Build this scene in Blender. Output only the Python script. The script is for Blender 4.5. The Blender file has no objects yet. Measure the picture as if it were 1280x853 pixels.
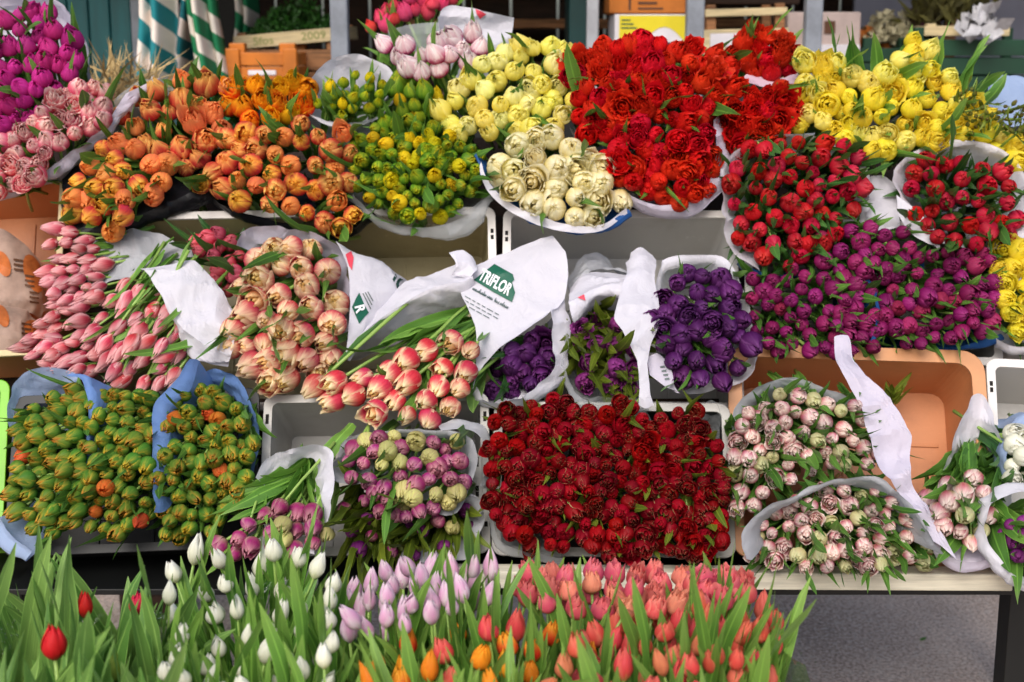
import bpy, bmesh, math, random
from mathutils import Vector, Matrix, Quaternion, noise
from mathutils.bvhtree import BVHTree

scene = bpy.context.scene
COL = scene.collection
R = math.radians

# ------------------------------------------------------------------ camera geometry
PITCH = R(12.0)
FPX = 1778.0
CAM = Vector((0, 0, 1.6))
FWD = Vector((0, math.cos(PITCH), -math.sin(PITCH)))
UPV = Vector((0, math.sin(PITCH), math.cos(PITCH)))


def ray(px, py):
    return FWD + Vector((1, 0, 0)) * ((px - 640) / FPX) + UPV * ((426.5 - py) / FPX)


def at(px, py, Y):
    d = ray(px, py)
    return CAM + d * (Y / d.y)


def atz(px, py, z):
    d = ray(px, py)
    return CAM + d * ((z - CAM.z) / d.z)


def line(a, b):
    (pa, ya), (pb, yb) = a, b
    return lambda py: ya + (yb - ya) * (py - pa) / (pb - pa)


rowB = line((712, 2.52), (450, 2.74))
rowM = line((500, 2.77), (280, 2.98))
rowT = line((290, 2.99), (60, 3.20))

# ------------------------------------------------------------------ materials


def lin(c):
    out = []
    for v in c[:3]:
        v = v / 255.0
        out.append(v / 12.92 if v <= 0.04045 else ((v + 0.055) / 1.055) ** 2.4)
    return (*out, 1.0)


def newmat(name):
    m = bpy.data.materials.new(name)
    m.use_nodes = True
    nt = m.node_tree
    nt.nodes.clear()
    out = nt.nodes.new('ShaderNodeOutputMaterial')
    return m, nt, out


def N(nt, t, **kw):
    n = nt.nodes.new(t)
    for k, v in kw.items():
        if k == 'ins':
            for a, b in v.items():
                n.inputs[a].default_value = b
        else:
            setattr(n, k, v)
    return n


def L(nt, a, b):
    nt.links.new(a, b)


def mixc(nt, fac, a, b, mode='MIX'):
    n = nt.nodes.new('ShaderNodeMix')
    n.data_type = 'RGBA'
    n.blend_type = mode
    for sock, v in ((n.inputs[0], fac), (n.inputs[6], a), (n.inputs[7], b)):
        if hasattr(v, 'links'):
            nt.links.new(v, sock)
        else:
            sock.default_value = v
    return n.outputs[2]


def mth(nt, op, a, b=None, c=None, clamp=False):
    n = nt.nodes.new('ShaderNodeMath')
    n.operation = op
    n.use_clamp = clamp
    for i, v in enumerate((a, b, c)):
        if v is None:
            continue
        if hasattr(v, 'links'):
            nt.links.new(v, n.inputs[i])
        else:
            n.inputs[i].default_value = v
    return n.outputs[0]


def sstep(nt, v, a, b):
    n = nt.nodes.new('ShaderNodeMapRange')
    n.interpolation_type = 'SMOOTHSTEP'
    nt.links.new(v, n.inputs[0])
    n.inputs[1].default_value = a
    n.inputs[2].default_value = b
    return n.outputs[0]


def ramp(nt, fac, stops):
    n = nt.nodes.new('ShaderNodeValToRGB')
    e = n.color_ramp.elements
    while len(e) < len(stops):
        e.new(0.5)
    for i, (p, c) in enumerate(stops):
        e[i].position = p
        e[i].color = lin(c)
    nt.links.new(fac, n.inputs[0])
    return n.outputs[0]


def petal(name, stops, edge=None, inner=None, alt=None, streak=.14, rh=.02, rv=.18, trans=.42, flame=None):
    """stops: colour from petal base to tip; edge=(rgb, amount, start); inner=(rgb, amount); alt=(rgb, chance)"""
    m, nt, out = newmat(name)
    at_ = N(nt, 'ShaderNodeAttribute', attribute_name='pt')
    sep = N(nt, 'ShaderNodeSeparateXYZ')
    L(nt, at_.outputs['Vector'], sep.inputs[0])
    U, V, LAY = sep.outputs
    oi = N(nt, 'ShaderNodeObjectInfo')
    au = mth(nt, 'ABSOLUTE', U)
    # streaks running along the petal
    cmb = N(nt, 'ShaderNodeCombineXYZ')
    L(nt, mth(nt, 'MULTIPLY', U, 2.6), cmb.inputs[0])
    L(nt, mth(nt, 'MULTIPLY', V, .9), cmb.inputs[1])
    L(nt, mth(nt, 'MULTIPLY_ADD', LAY, 17.0, mth(nt, 'MULTIPLY', oi.outputs['Random'], 43.0)), cmb.inputs[2])
    nz = N(nt, 'ShaderNodeTexNoise', ins={'Scale': 2.2, 'Detail': 3.0, 'Roughness': .6})
    L(nt, cmb.outputs[0], nz.inputs['Vector'])
    st = nz.outputs[0]
    vv = mth(nt, 'ADD', V, mth(nt, 'MULTIPLY', mth(nt, 'SUBTRACT', st, .5), .55), clamp=True)
    col = ramp(nt, vv, stops)
    if flame:
        f = mth(nt, 'MULTIPLY', sstep(nt, mth(nt, 'ADD', au, mth(nt, 'MULTIPLY', mth(nt, 'SUBTRACT', st, .5), .9)), flame[2], .05), flame[1])
        col = mixc(nt, f, col, lin(flame[0]))
    if edge:
        f = mth(nt, 'MULTIPLY', sstep(nt, mth(nt, 'MAXIMUM', mth(nt, 'ADD', au, mth(nt, 'MULTIPLY', mth(nt, 'SUBTRACT', st, .5), .5)),
                                              mth(nt, 'MULTIPLY', V, .98)), edge[2], 1.0), edge[1])
        col = mixc(nt, f, col, lin(edge[0]))
    if inner:
        f = mth(nt, 'MULTIPLY', sstep(nt, LAY, .3, 1.0), inner[1])
        col = mixc(nt, f, col, lin(inner[0]))
    if alt:
        f = mth(nt, 'LESS_THAN', mth(nt, 'FRACT', mth(nt, 'MULTIPLY', oi.outputs['Random'], 7.31)), alt[1])
        f = mth(nt, 'MULTIPLY', f, mth(nt, 'MULTIPLY_ADD', st, .7, .45, clamp=True))
        col = mixc(nt, f, col, lin(alt[0]))
    # fine darkening streaks = pigment
    sk = mth(nt, 'MULTIPLY_ADD', st, streak * 2, 1 - streak)
    hs = N(nt, 'ShaderNodeHueSaturation')
    L(nt, mth(nt, 'MULTIPLY_ADD', oi.outputs['Random'], rh * 2, .5 - rh), hs.inputs['Hue'])
    r2 = mth(nt, 'FRACT', mth(nt, 'MULTIPLY', oi.outputs['Random'], 13.7))
    L(nt, mth(nt, 'MULTIPLY', mth(nt, 'MULTIPLY_ADD', r2, rv * 2, 1 - rv), sk), hs.inputs['Value'])
    L(nt, col, hs.inputs['Color'])
    b = N(nt, 'ShaderNodeBsdfPrincipled', ins={'Roughness': .5, 'Specular IOR Level': .22})
    L(nt, hs.outputs[0], b.inputs['Base Color'])
    bp = N(nt, 'ShaderNodeBump', ins={'Strength': .12, 'Distance': .002})
    L(nt, st, bp.inputs['Height'])
    L(nt, bp.outputs[0], b.inputs['Normal'])
    tr = N(nt, 'ShaderNodeBsdfTranslucent')
    L(nt, hs.outputs[0], tr.inputs[0])
    mx = N(nt, 'ShaderNodeMixShader', ins={0: trans})
    L(nt, b.outputs[0], mx.inputs[1])
    L(nt, tr.outputs[0], mx.inputs[2])
    L(nt, mx.outputs[0], out.inputs[0])
    return m


def leafmat(name, c1, c2, tip=None, trans=.22, rough=.38):
    m, nt, out = newmat(name)
    at_ = N(nt, 'ShaderNodeAttribute', attribute_name='pt')
    sep = N(nt, 'ShaderNodeSeparateXYZ')
    L(nt, at_.outputs['Vector'], sep.inputs[0])
    U, V, _ = sep.outputs
    oi = N(nt, 'ShaderNodeObjectInfo')
    cmb = N(nt, 'ShaderNodeCombineXYZ')
    L(nt, mth(nt, 'MULTIPLY', U, 16.0), cmb.inputs[0])
    L(nt, mth(nt, 'MULTIPLY', V, 1.2), cmb.inputs[1])
    L(nt, mth(nt, 'MULTIPLY', oi.outputs['Random'], 57.0), cmb.inputs[2])
    nz = N(nt, 'ShaderNodeTexNoise', ins={'Scale': 1.3, 'Detail': 4.0, 'Roughness': .55})
    L(nt, cmb.outputs[0], nz.inputs['Vector'])
    f = mth(nt, 'ADD', mth(nt, 'MULTIPLY', nz.outputs[0], .7), mth(nt, 'MULTIPLY_ADD', oi.outputs['Random'], .7, -.2), clamp=True)
    col = mixc(nt, f, lin(c1), lin(c2))
    au = mth(nt, 'ABSOLUTE', U)
    col = mixc(nt, mth(nt, 'MULTIPLY', sstep(nt, au, .14, .02), .35), col, lin([min(255, v * 1.45) for v in c2]))
    col = mixc(nt, mth(nt, 'MULTIPLY', sstep(nt, au, .86, 1.0), .4), col, lin([min(255, v * 1.4) for v in c2]))
    if tip:
        col = mixc(nt, mth(nt, 'MULTIPLY', sstep(nt, V, .75, 1.0), .6), col, lin(tip))
    b = N(nt, 'ShaderNodeBsdfPrincipled', ins={'Roughness': rough, 'Specular IOR Level': .45})
    L(nt, col, b.inputs['Base Color'])
    wv = N(nt, 'ShaderNodeMath', operation='SINE')
    L(nt, mth(nt, 'MULTIPLY', U, 34.0), wv.inputs[0])
    bp = N(nt, 'ShaderNodeBump', ins={'Strength': .35, 'Distance': .002})
    L(nt, mth(nt, 'MULTIPLY_ADD', wv.outputs[0], .25, nz.outputs[0]), bp.inputs['Height'])
    L(nt, bp.outputs[0], b.inputs['Normal'])
    tr = N(nt, 'ShaderNodeBsdfTranslucent')
    L(nt, col, tr.inputs[0])
    mx = N(nt, 'ShaderNodeMixShader', ins={0: trans})
    L(nt, b.outputs[0], mx.inputs[1])
    L(nt, tr.outputs[0], mx.inputs[2])
    L(nt, mx.outputs[0], out.inputs[0])
    return m


def paper(name, col, trans=.25, alpha=0.0, gloss=.5, bump=.3):
    m, nt, out = newmat(name)
    tc = N(nt, 'ShaderNodeTexCoord')
    nz = N(nt, 'ShaderNodeTexNoise', ins={'Scale': 16.0, 'Detail': 5.0, 'Roughness': .6, 'Distortion': .6})
    L(nt, tc.outputs['Object'], nz.inputs['Vector'])
    vo = N(nt, 'ShaderNodeTexVoronoi', feature='DISTANCE_TO_EDGE', ins={'Scale': 15.0, 'Randomness': 1.0})
    wv = N(nt, 'ShaderNodeVectorMath', operation='MULTIPLY_ADD')
    L(nt, nz.outputs['Color'], wv.inputs[0])
    wv.inputs[1].default_value = (.1, .1, .1)
    L(nt, tc.outputs['Object'], wv.inputs[2])
    L(nt, wv.outputs[0], vo.inputs['Vector'])
    h = mth(nt, 'ADD', mth(nt, 'MULTIPLY', nz.outputs[0], .25), mth(nt, 'MULTIPLY', mth(nt, 'MINIMUM', vo.outputs['Distance'], .3), 1.4))
    bp = N(nt, 'ShaderNodeBump', ins={'Strength': bump, 'Distance': .010})
    L(nt, h, bp.inputs['Height'])
    c = mixc(nt, mth(nt, 'MULTIPLY', nz.outputs[0], .12), lin(col), lin([v * .86 for v in col]))
    b = N(nt, 'ShaderNodeBsdfPrincipled', ins={'Roughness': gloss, 'Specular IOR Level': .25})
    L(nt, c, b.inputs['Base Color'])
    L(nt, bp.outputs[0], b.inputs['Normal'])
    tr = N(nt, 'ShaderNodeBsdfTranslucent')
    L(nt, c, tr.inputs[0])
    L(nt, bp.outputs[0], tr.inputs['Normal'])
    mx = N(nt, 'ShaderNodeMixShader', ins={0: trans})
    L(nt, b.outputs[0], mx.inputs[1])
    L(nt, tr.outputs[0], mx.inputs[2])
    last = mx
    if alpha > 0:
        tp = N(nt, 'ShaderNodeBsdfTransparent')
        m2 = N(nt, 'ShaderNodeMixShader', ins={0: alpha})
        L(nt, mx.outputs[0], m2.inputs[1])
        L(nt, tp.outputs[0], m2.inputs[2])
        last = m2
    L(nt, last.outputs[0], out.inputs[0])
    return m


def cellophane(name):
    m, nt, out = newmat(name)
    tc = N(nt, 'ShaderNodeTexCoord')
    nz = N(nt, 'ShaderNodeTexNoise', ins={'Scale': 18.0, 'Detail': 3.0, 'Distortion': 1.0})
    L(nt, tc.outputs['Object'], nz.inputs['Vector'])
    vo = N(nt, 'ShaderNodeTexVoronoi', ins={'Scale': 190.0})
    L(nt, tc.outputs['Object'], vo.inputs['Vector'])
    drop = sstep(nt, vo.outputs['Distance'], .33, .12)
    patch = N(nt, 'ShaderNodeTexNoise', ins={'Scale': 9.0, 'Detail': 1.0})
    L(nt, tc.outputs['Object'], patch.inputs['Vector'])
    drop = mth(nt, 'MULTIPLY', drop, sstep(nt, patch.outputs[0], .5, .62))
    bp = N(nt, 'ShaderNodeBump', ins={'Strength': .8, 'Distance': .01})
    L(nt, mth(nt, 'ADD', nz.outputs[0], mth(nt, 'MULTIPLY', drop, .25)), bp.inputs['Height'])
    g = N(nt, 'ShaderNodeBsdfGlossy', ins={'Roughness': .12, 'Color': (.9, .93, .95, 1)})
    L(nt, bp.outputs[0], g.inputs['Normal'])
    tp = N(nt, 'ShaderNodeBsdfTransparent', ins={0: (.97, .98, .97, 1)})
    fr = N(nt, 'ShaderNodeFresnel', ins={'IOR': 1.35})
    L(nt, bp.outputs[0], fr.inputs['Normal'])
    f = mth(nt, 'ADD', mth(nt, 'MULTIPLY_ADD', fr.outputs[0], .55, .02), mth(nt, 'MULTIPLY', drop, .22), clamp=True)
    mx = N(nt, 'ShaderNodeMixShader')
    L(nt, f, mx.inputs[0])
    L(nt, tp.outputs[0], mx.inputs[1])
    L(nt, g.outputs[0], mx.inputs[2])
    L(nt, mx.outputs[0], out.inputs[0])
    return m


def plain(name, col, rough=.5, metal=0.0, var=.15, scale=8.0, bump=.0, stretch=(1, 1, 1), col2=None, spec=.4):
    m, nt, out = newmat(name)
    tc = N(nt, 'ShaderNodeTexCoord')
    mp = N(nt, 'ShaderNodeMapping')
    mp.inputs['Scale'].default_value = stretch
    L(nt, tc.outputs['Object'], mp.inputs[0])
    nz = N(nt, 'ShaderNodeTexNoise', ins={'Scale': scale, 'Detail': 6.0, 'Roughness': .65})
    L(nt, mp.outputs[0], nz.inputs['Vector'])
    c2 = col2 if col2 else [v * (1 - var * 1.6) for v in col]
    c = mixc(nt, sstep(nt, nz.outputs[0], .3, .7), lin(col), lin(c2))
    b = N(nt, 'ShaderNodeBsdfPrincipled', ins={'Roughness': rough, 'Metallic': metal, 'Specular IOR Level': spec})
    L(nt, c, b.inputs['Base Color'])
    if bump:
        bp = N(nt, 'ShaderNodeBump', ins={'Strength': bump, 'Distance': .004})
        L(nt, nz.outputs[0], bp.inputs['Height'])
        L(nt, bp.outputs[0], b.inputs['Normal'])
    L(nt, b.outputs[0], out.inputs[0])
    return m


def crate_mat(name, col, dirt):
    m, nt, out = newmat(name)
    tc = N(nt, 'ShaderNodeTexCoord')
    n1 = N(nt, 'ShaderNodeTexNoise', ins={'Scale': 5.0, 'Detail': 7.0, 'Roughness': .7})
    n2 = N(nt, 'ShaderNodeTexNoise', ins={'Scale': 38.0, 'Detail': 4.0, 'Roughness': .7})
    mp = N(nt, 'ShaderNodeMapping')
    mp.inputs['Scale'].default_value = (1, 6, 1)
    L(nt, tc.outputs['Object'], mp.inputs[0])
    L(nt, mp.outputs[0], n2.inputs['Vector'])
    L(nt, tc.outputs['Object'], n1.inputs['Vector'])
    c = mixc(nt, mth(nt, 'MULTIPLY', sstep(nt, n1.outputs[0], .45, .75), .55), lin(col), lin(dirt))
    c = mixc(nt, mth(nt, 'MULTIPLY', sstep(nt, n2.outputs[0], .62, .74), .35), c, lin([min(255, v * 1.2) for v in col]))
    b = N(nt, 'ShaderNodeBsdfPrincipled', ins={'Roughness': .45})
    L(nt, c, b.inputs['Base Color'])
    bp = N(nt, 'ShaderNodeBump', ins={'Strength': .15, 'Distance': .003})
    L(nt, n2.outputs[0], bp.inputs['Height'])
    L(nt, bp.outputs[0], b.inputs['Normal'])
    L(nt, b.outputs[0], out.inputs[0])
    return m


def asphalt():
    m, nt, out = newmat('asphalt')
    tc = N(nt, 'ShaderNodeTexCoord')
    n1 = N(nt, 'ShaderNodeTexNoise', ins={'Scale': 110.0, 'Detail': 4.0, 'Roughness': .75})
    n2 = N(nt, 'ShaderNodeTexNoise', ins={'Scale': 2.0, 'Detail': 4.0})
    vo = N(nt, 'ShaderNodeTexVoronoi', ins={'Scale': 120.0, 'Randomness': 1.0})
    for n in (n1, n2, vo):
        L(nt, tc.outputs['Object'], n.inputs['Vector'])
    f = mth(nt, 'ADD', mth(nt, 'MULTIPLY', n1.outputs[0], .8), mth(nt, 'MULTIPLY', n2.outputs[0], .25), clamp=True)
    c = ramp(nt, f, [(.36, (84, 73, 66)), (.5, (178, 158, 145)), (.66, (236, 216, 200))])
    sepc = N(nt, 'ShaderNodeSeparateColor')
    L(nt, vo.outputs['Color'], sepc.inputs[0])
    c = mixc(nt, mth(nt, 'MULTIPLY', sstep(nt, sepc.outputs[0], .72, .95), .5), c, lin((216, 206, 196)))
    b = N(nt, 'ShaderNodeBsdfPrincipled', ins={'Roughness': .85})
    L(nt, c, b.inputs['Base Color'])
    bp = N(nt, 'ShaderNodeBump', ins={'Strength': .7, 'Distance': .004})
    L(nt, n1.outputs[0], bp.inputs['Height'])
    L(nt, bp.outputs[0], b.inputs['Normal'])
    L(nt, b.outputs[0], out.inputs[0])
    return m


def stripes(name, c1, c2, freq=3.4, slope=.9, phase=0.0):
    m, nt, out = newmat(name)
    at_ = N(nt, 'ShaderNodeAttribute', attribute_name='pt')
    sep = N(nt, 'ShaderNodeSeparateXYZ')
    L(nt, at_.outputs['Vector'], sep.inputs[0])
    s = mth(nt, 'FRACT', mth(nt, 'ADD', mth(nt, 'MULTIPLY', mth(nt, 'ADD', mth(nt, 'MULTIPLY', sep.outputs[0], slope), sep.outputs[1]), freq), phase))
    f = sstep(nt, mth(nt, 'ABSOLUTE', mth(nt, 'SUBTRACT', s, .5)), .235, .265)
    c = mixc(nt, f, lin(c1), lin(c2))
    b = N(nt, 'ShaderNodeBsdfPrincipled', ins={'Roughness': .8})
    L(nt, c, b.inputs['Base Color'])
    L(nt, b.outputs[0], out.inputs[0])
    return m


M = {}
# petals --------------------------------------------------------------------------------
M['magenta'] = petal('petal_magenta', [(0, (205, 150, 150)), (.2, (190, 45, 125)), (1, (205, 58, 150))], rh=.012)
M['pinkwhite'] = petal('petal_pink_white', [(0, (225, 220, 150)), (.3, (226, 95, 120)), (.75, (228, 105, 130)), (1, (245, 200, 195))], edge=((250, 225, 215), .75, .55), rh=.012)
M['orange'] = petal('petal_orange', [(0, (216, 160, 110)), (.3, (210, 78, 70)), (.6, (238, 136, 88)), (1, (250, 190, 110))], edge=((253, 200, 112), .8, .6), flame=((200, 48, 50), .85, .75), alt=((246, 160, 96), .25), rh=.012, inner=((248, 180, 92), .35), rv=.12)
M['orangeyellow'] = petal('petal_orange_yellow', [(0, (216, 140, 110)), (.3, (208, 72, 80)), (.6, (236, 128, 72)), (1, (248, 180, 76))], edge=((252, 200, 82), .85, .55), flame=((196, 44, 62), .85, .8), alt=((244, 150, 90), .35), rh=.012, inner=((248, 196, 66), .5), rv=.12)
M['redorange'] = petal('petal_red_orange', [(0, (240, 180, 40)), (.4, (226, 62, 26)), (1, (240, 150, 30))], edge=((246, 186, 40), .6, .55), alt=((240, 178, 30), .4), rh=.015)
M['greenyellow'] = petal('petal_green_yellow', [(0, (70, 122, 36)), (.45, (108, 152, 42)), (.8, (152, 176, 42)), (1, (206, 196, 40))], alt=((236, 206, 30), .16), inner=((222, 196, 38), .55), flame=((76, 130, 38), .6, .7), rh=.02)
M['limebud'] = petal('petal_lime_bud', [(0, (92, 138, 36)), (.6, (140, 168, 40)), (1, (206, 196, 30))], alt=((240, 205, 20), .18), rh=.02)
M['whitepink'] = petal('petal_white_pink', [(0, (208, 50, 120)), (.25, (206, 58, 126)), (.42, (232, 150, 180)), (.55, (246, 228, 230)), (1, (248, 242, 238))], flame=((198, 44, 112), .3, .7), rh=.01)
M['coralfar'] = petal('petal_coral_far', [(0, (220, 90, 110)), (1, (232, 70, 100))], rh=.02)
M['yellow'] = petal('petal_yellow', [(0, (222, 216, 90)), (.25, (250, 236, 96)), (1, (254, 246, 136))], edge=((254, 248, 170), .4, .55), rh=.01, rv=.04, trans=.5, streak=.08)
M['paleyellow'] = petal('petal_pale_yellow', [(0, (226, 226, 110)), (.25, (251, 243, 130)), (1, (254, 250, 176))], edge=((254, 251, 200), .5, .5), rh=.01, rv=.04, trans=.5, streak=.08)
M['cream'] = petal('petal_cream', [(0, (230, 210, 100)), (.35, (244, 228, 140)), (1, (250, 244, 206))], edge=((252, 248, 222), .7, .4), inner=((248, 232, 150), .4), rh=.008, rv=.06, trans=.5)
M['golden'] = petal('petal_golden_yellow', [(0, (222, 212, 60)), (.25, (251, 230, 50)), (1, (254, 242, 84))], edge=((252, 222, 110), .3, .65), rh=.01, rv=.05, trans=.5, streak=.08)
M['red'] = petal('petal_red', [(0, (150, 12, 18)), (.4, (204, 20, 22)), (1, (222, 30, 26))], edge=((226, 40, 32), .5, .6), rh=.008, rv=.14)
M['rosered'] = petal('petal_rose_red', [(0, (150, 30, 60)), (.3, (180, 22, 50)), (.8, (206, 34, 58)), (1, (216, 60, 66))], alt=((208, 30, 50), .3), rh=.008, flame=((226, 90, 100), .3, .5))
M['purplepink'] = petal('petal_purple_pink', [(0, (96, 24, 76)), (.4, (132, 20, 86)), (1, (160, 44, 112))], alt=((172, 52, 100), .2), edge=((186, 90, 140), .3, .7), rh=.015, rv=.25)
M['purple'] = petal('petal_purple', [(0, (58, 20, 66)), (.4, (76, 22, 82)), (1, (106, 46, 116))], edge=((152, 94, 156), .35, .7), rh=.015, rv=.3)
M['plum'] = petal('petal_plum', [(0, (84, 24, 84)), (.4, (120, 34, 112)), (1, (164, 76, 150))], rh=.015, rv=.22)
M['pinkstripe'] = petal('petal_pink_stripe', [(0, (220, 200, 150)), (.2, (214, 90, 108)), (.8, (222, 100, 116)), (1, (214, 66, 86))], edge=((248, 206, 204), .85, .3), flame=((196, 48, 72), .8, .55), rh=.01)
M['pinkcream'] = petal('petal_pink_cream', [(0, (226, 180, 130)), (.2, (208, 60, 86)), (.5, (226, 112, 112)), (.8, (248, 216, 178)), (1, (250, 232, 186))], edge=((252, 234, 198), .7, .45), flame=((206, 58, 84), .65, .5), inner=((246, 216, 130), .75), rh=.012, rv=.1, trans=.5)
M['redcream'] = petal('petal_red_cream', [(0, (244, 226, 160)), (.14, (226, 110, 110)), (.4, (214, 50, 80)), (.72, (226, 84, 100)), (.95, (248, 226, 170))], edge=((250, 236, 194), .85, .55), inner=((240, 206, 106), .7), rh=.01, rv=.1)
M['greenorange'] = petal('petal_green_orange', [(0, (78, 124, 48)), (.45, (112, 152, 60)), (.75, (164, 166, 58)), (1, (228, 158, 52))], flame=((86, 136, 50), .85, .85), alt=((226, 112, 50), .05), edge=((232, 174, 66), .4, .78), rh=.025, rv=.16)
M['magentalime'] = petal('petal_magenta_lime', [(0, (176, 190, 90)), (.25, (180, 130, 120)), (.55, (172, 44, 124)), (1, (190, 72, 146))], alt=((210, 216, 130), .3), edge=((226, 186, 176), .55, .5), flame=((160, 30, 112), .4, .6), rh=.015)
M['darkred'] = petal('petal_dark_red', [(0, (100, 44, 34)), (.3, (122, 8, 22)), (.85, (146, 10, 26)), (1, (150, 40, 40))], edge=((206, 196, 136), .6, .94), alt=((168, 8, 26), .45), rh=.004, rv=.25)
M['pinkgreen'] = petal('petal_pink_green', [(0, (132, 158, 66)), (.35, (190, 186, 130)), (.65, (222, 158, 162)), (1, (244, 222, 212))], edge=((250, 238, 228), .8, .45), alt=((206, 210, 150), .14), flame=((190, 64, 104), .75, .6), rh=.012)
M['white'] = petal('petal_white', [(0, (206, 214, 150)), (.25, (238, 238, 214)), (1, (248, 247, 238))], rh=.005, rv=.05, streak=.08)
M['palepink'] = petal('petal_pale_pink', [(0, (244, 242, 224)), (.35, (246, 226, 234)), (.8, (234, 172, 212)), (1, (242, 214, 230))], edge=((250, 236, 242), .75, .45), flame=((220, 136, 192), .5, .6), rh=.008, rv=.06)
M['flameorange'] = petal('petal_flame_orange', [(0, (244, 190, 60)), (.3, (226, 70, 36)), (.7, (232, 92, 40)), (1, (246, 150, 44))], edge=((250, 176, 54), .95, .45), alt=((246, 160, 40), .35), rh=.012, rv=.1)
M['coral'] = petal('petal_coral', [(0, (234, 190, 110)), (.25, (232, 104, 84)), (1, (226, 62, 74))], edge=((244, 150, 120), .6, .5), rh=.015, rv=.1, alt=((238, 140, 110), .25))
M['coralpink'] = petal('petal_coral_pink', [(0, (236, 200, 110)), (.25, (236, 110, 120)), (1, (226, 72, 110))], edge=((246, 160, 140), .6, .5), rh=.015, rv=.1, alt=((242, 160, 130), .25))
M['redbud'] = petal('petal_red_bud', [(0, (190, 70, 60)), (.3, (206, 34, 48)), (1, (214, 44, 60))], rh=.01)
M['bloodpink'] = petal('petal_pink_red', [(0, (230, 180, 150)), (.3, (200, 44, 72)), (1, (226, 96, 116))], edge=((240, 150, 160), .5, .5), rh=.01)
M['berry'] = petal('petal_bud_brown', [(0, (80, 110, 40)), (1, (120, 110, 50))], rh=.03)
M['budgreen'] = petal('petal_unripe_green', [(0, (92, 130, 50)), (1, (130, 160, 70))], rh=.02)
# leaves ---------------------------------------------------------------------------------
M['leaf'] = leafmat('leaf_mid_green', (48, 92, 34), (104, 148, 60))
M['leaf_dark'] = leafmat('leaf_dark_green', (32, 72, 34), (76, 122, 54))
M['leaf_fresh'] = leafmat('leaf_fresh_green', (66, 122, 42), (132, 174, 76), tip=(150, 184, 90), trans=.33)
M['leaf_blue'] = leafmat('leaf_blue_green', (74, 126, 50), (146, 182, 96), trans=.3)
M['leaf_olive'] = leafmat('leaf_olive_green', (66, 88, 24), (124, 138, 44))
M['stem'] = leafmat('stem_green', (90, 130, 50), (136, 162, 84))
# paper ----------------------------------------------------------------------------------
M['paper'] = paper('white_paper', (222, 220, 230), trans=.3)
M['paper_lav'] = paper('lavender_white_paper', (214, 208, 226), trans=.3)
M['paper_pink'] = paper('pink_white_paper', (216, 186, 202), trans=.25)
M['paper_grey'] = paper('grey_paper', (186, 188, 194), trans=.3)
M['paper_blue'] = paper('blue_paper', (112, 146, 206), trans=.3)
M['paper_paleblue'] = paper('pale_blue_paper', (160, 180, 214), trans=.3)
M['paper_deepblue'] = paper('deep_blue_paper', (44, 92, 158), trans=.3)
M['paper_black'] = paper('black_foil', (20, 21, 26), trans=.02, gloss=.4)
M['film'] = paper('frosted_film', (206, 210, 214), trans=.3, alpha=.6, gloss=.25)
M['cello'] = cellophane('cellophane')
# hard goods -----------------------------------------------------------------------------
M['crate_grey'] = crate_mat('grey_white_plastic', (190, 188, 184), (140, 134, 122))
M['crate_beige'] = crate_mat('beige_plastic', (166, 154, 116), (120, 106, 70))
M['crate_white'] = plain('white_plastic', (226, 222, 218), rough=.4, scale=5, var=.08, bump=.05)
M['crate_peach'] = crate_mat('peach_plastic', (194, 126, 80), (150, 92, 56))
M['crate_peach_rim'] = plain('pale_peach_plastic', (208, 148, 102), rough=.42, scale=4, var=.08)
M['crate_lime'] = plain('lime_plastic', (120, 190, 30), rough=.4, scale=4, var=.08)
M['crate_dark'] = plain('dark_plastic', (44, 46, 48), rough=.5, scale=4)
M['crate_orange'] = plain('orange_plastic', (214, 122, 34), rough=.5, scale=5)
M['crate_green'] = plain('dark_green_plastic', (14, 66, 44), rough=.5, scale=5)
M['hole'] = plain('dark_hole', (26, 22, 20), rough=.9)
M['wood_pale'] = plain('pale_wood', (226, 206, 160), rough=.7, scale=6, stretch=(1, 1, 14), bump=.2, var=.12)
M['wood_warm'] = plain('warm_wood', (176, 122, 78), rough=.7, scale=5, stretch=(1, 1, 12), bump=.25, var=.25)
M['wood_dark'] = plain('dark_wood', (64, 42, 30), rough=.75, scale=5, stretch=(1, 1, 10), bump=.2, var=.3)
M['wood_rail'] = plain('weathered_white_wood', (222, 216, 196), rough=.6, scale=5, stretch=(1, 8, 18), bump=.25, var=.1)
M['steel'] = plain('grey_steel', (136, 142, 152), rough=.45, metal=.0, scale=9, var=.12)
M['steel_pale'] = plain('pale_grey_steel', (168, 170, 176), rough=.45, scale=9, var=.1)
M['black'] = plain('black_paint', (18, 20, 20), rough=.5, scale=6)
M['teal'] = plain('teal_paint', (10, 92, 96), rough=.5, scale=3, var=.15, stretch=(6, 6, 1))
M['teal_dark'] = plain('dark_teal_paint', (6, 58, 58), rough=.5, scale=3, var=.15)
M['card'] = plain('brown_cardboard', (196, 116, 46), rough=.8, scale=5, var=.1)
M['card_yellow'] = plain('yellow_cardboard', (226, 208, 36), rough=.55, scale=5, var=.05)
M['card_white'] = plain('white_cardboard', (226, 222, 228), rough=.6, scale=5, var=.06)
M['card_pale'] = plain('pale_pink_cardboard', (206, 186, 180), rough=.7, scale=5, var=.1)
M['lav_panel'] = plain('lavender_grey_panel', (150, 152, 172), rough=.6, scale=2, var=.08)
M['print_green'] = plain('green_print', (12, 88, 66), rough=.5, var=.05)
M['print_dark'] = plain('dark_green_print', (24, 62, 56), rough=.5, var=.05)
M['print_white'] = plain('white_print', (236, 236, 240), rough=.5, var=.02)
M['print_grey'] = plain('grey_print', (92, 104, 104), rough=.6, var=.05)
M['print_red'] = plain('red_print', (214, 66, 84), rough=.5, var=.05)
M['print_orange'] = plain('orange_print', (198, 108, 48), rough=.6, var=.2)
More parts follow.
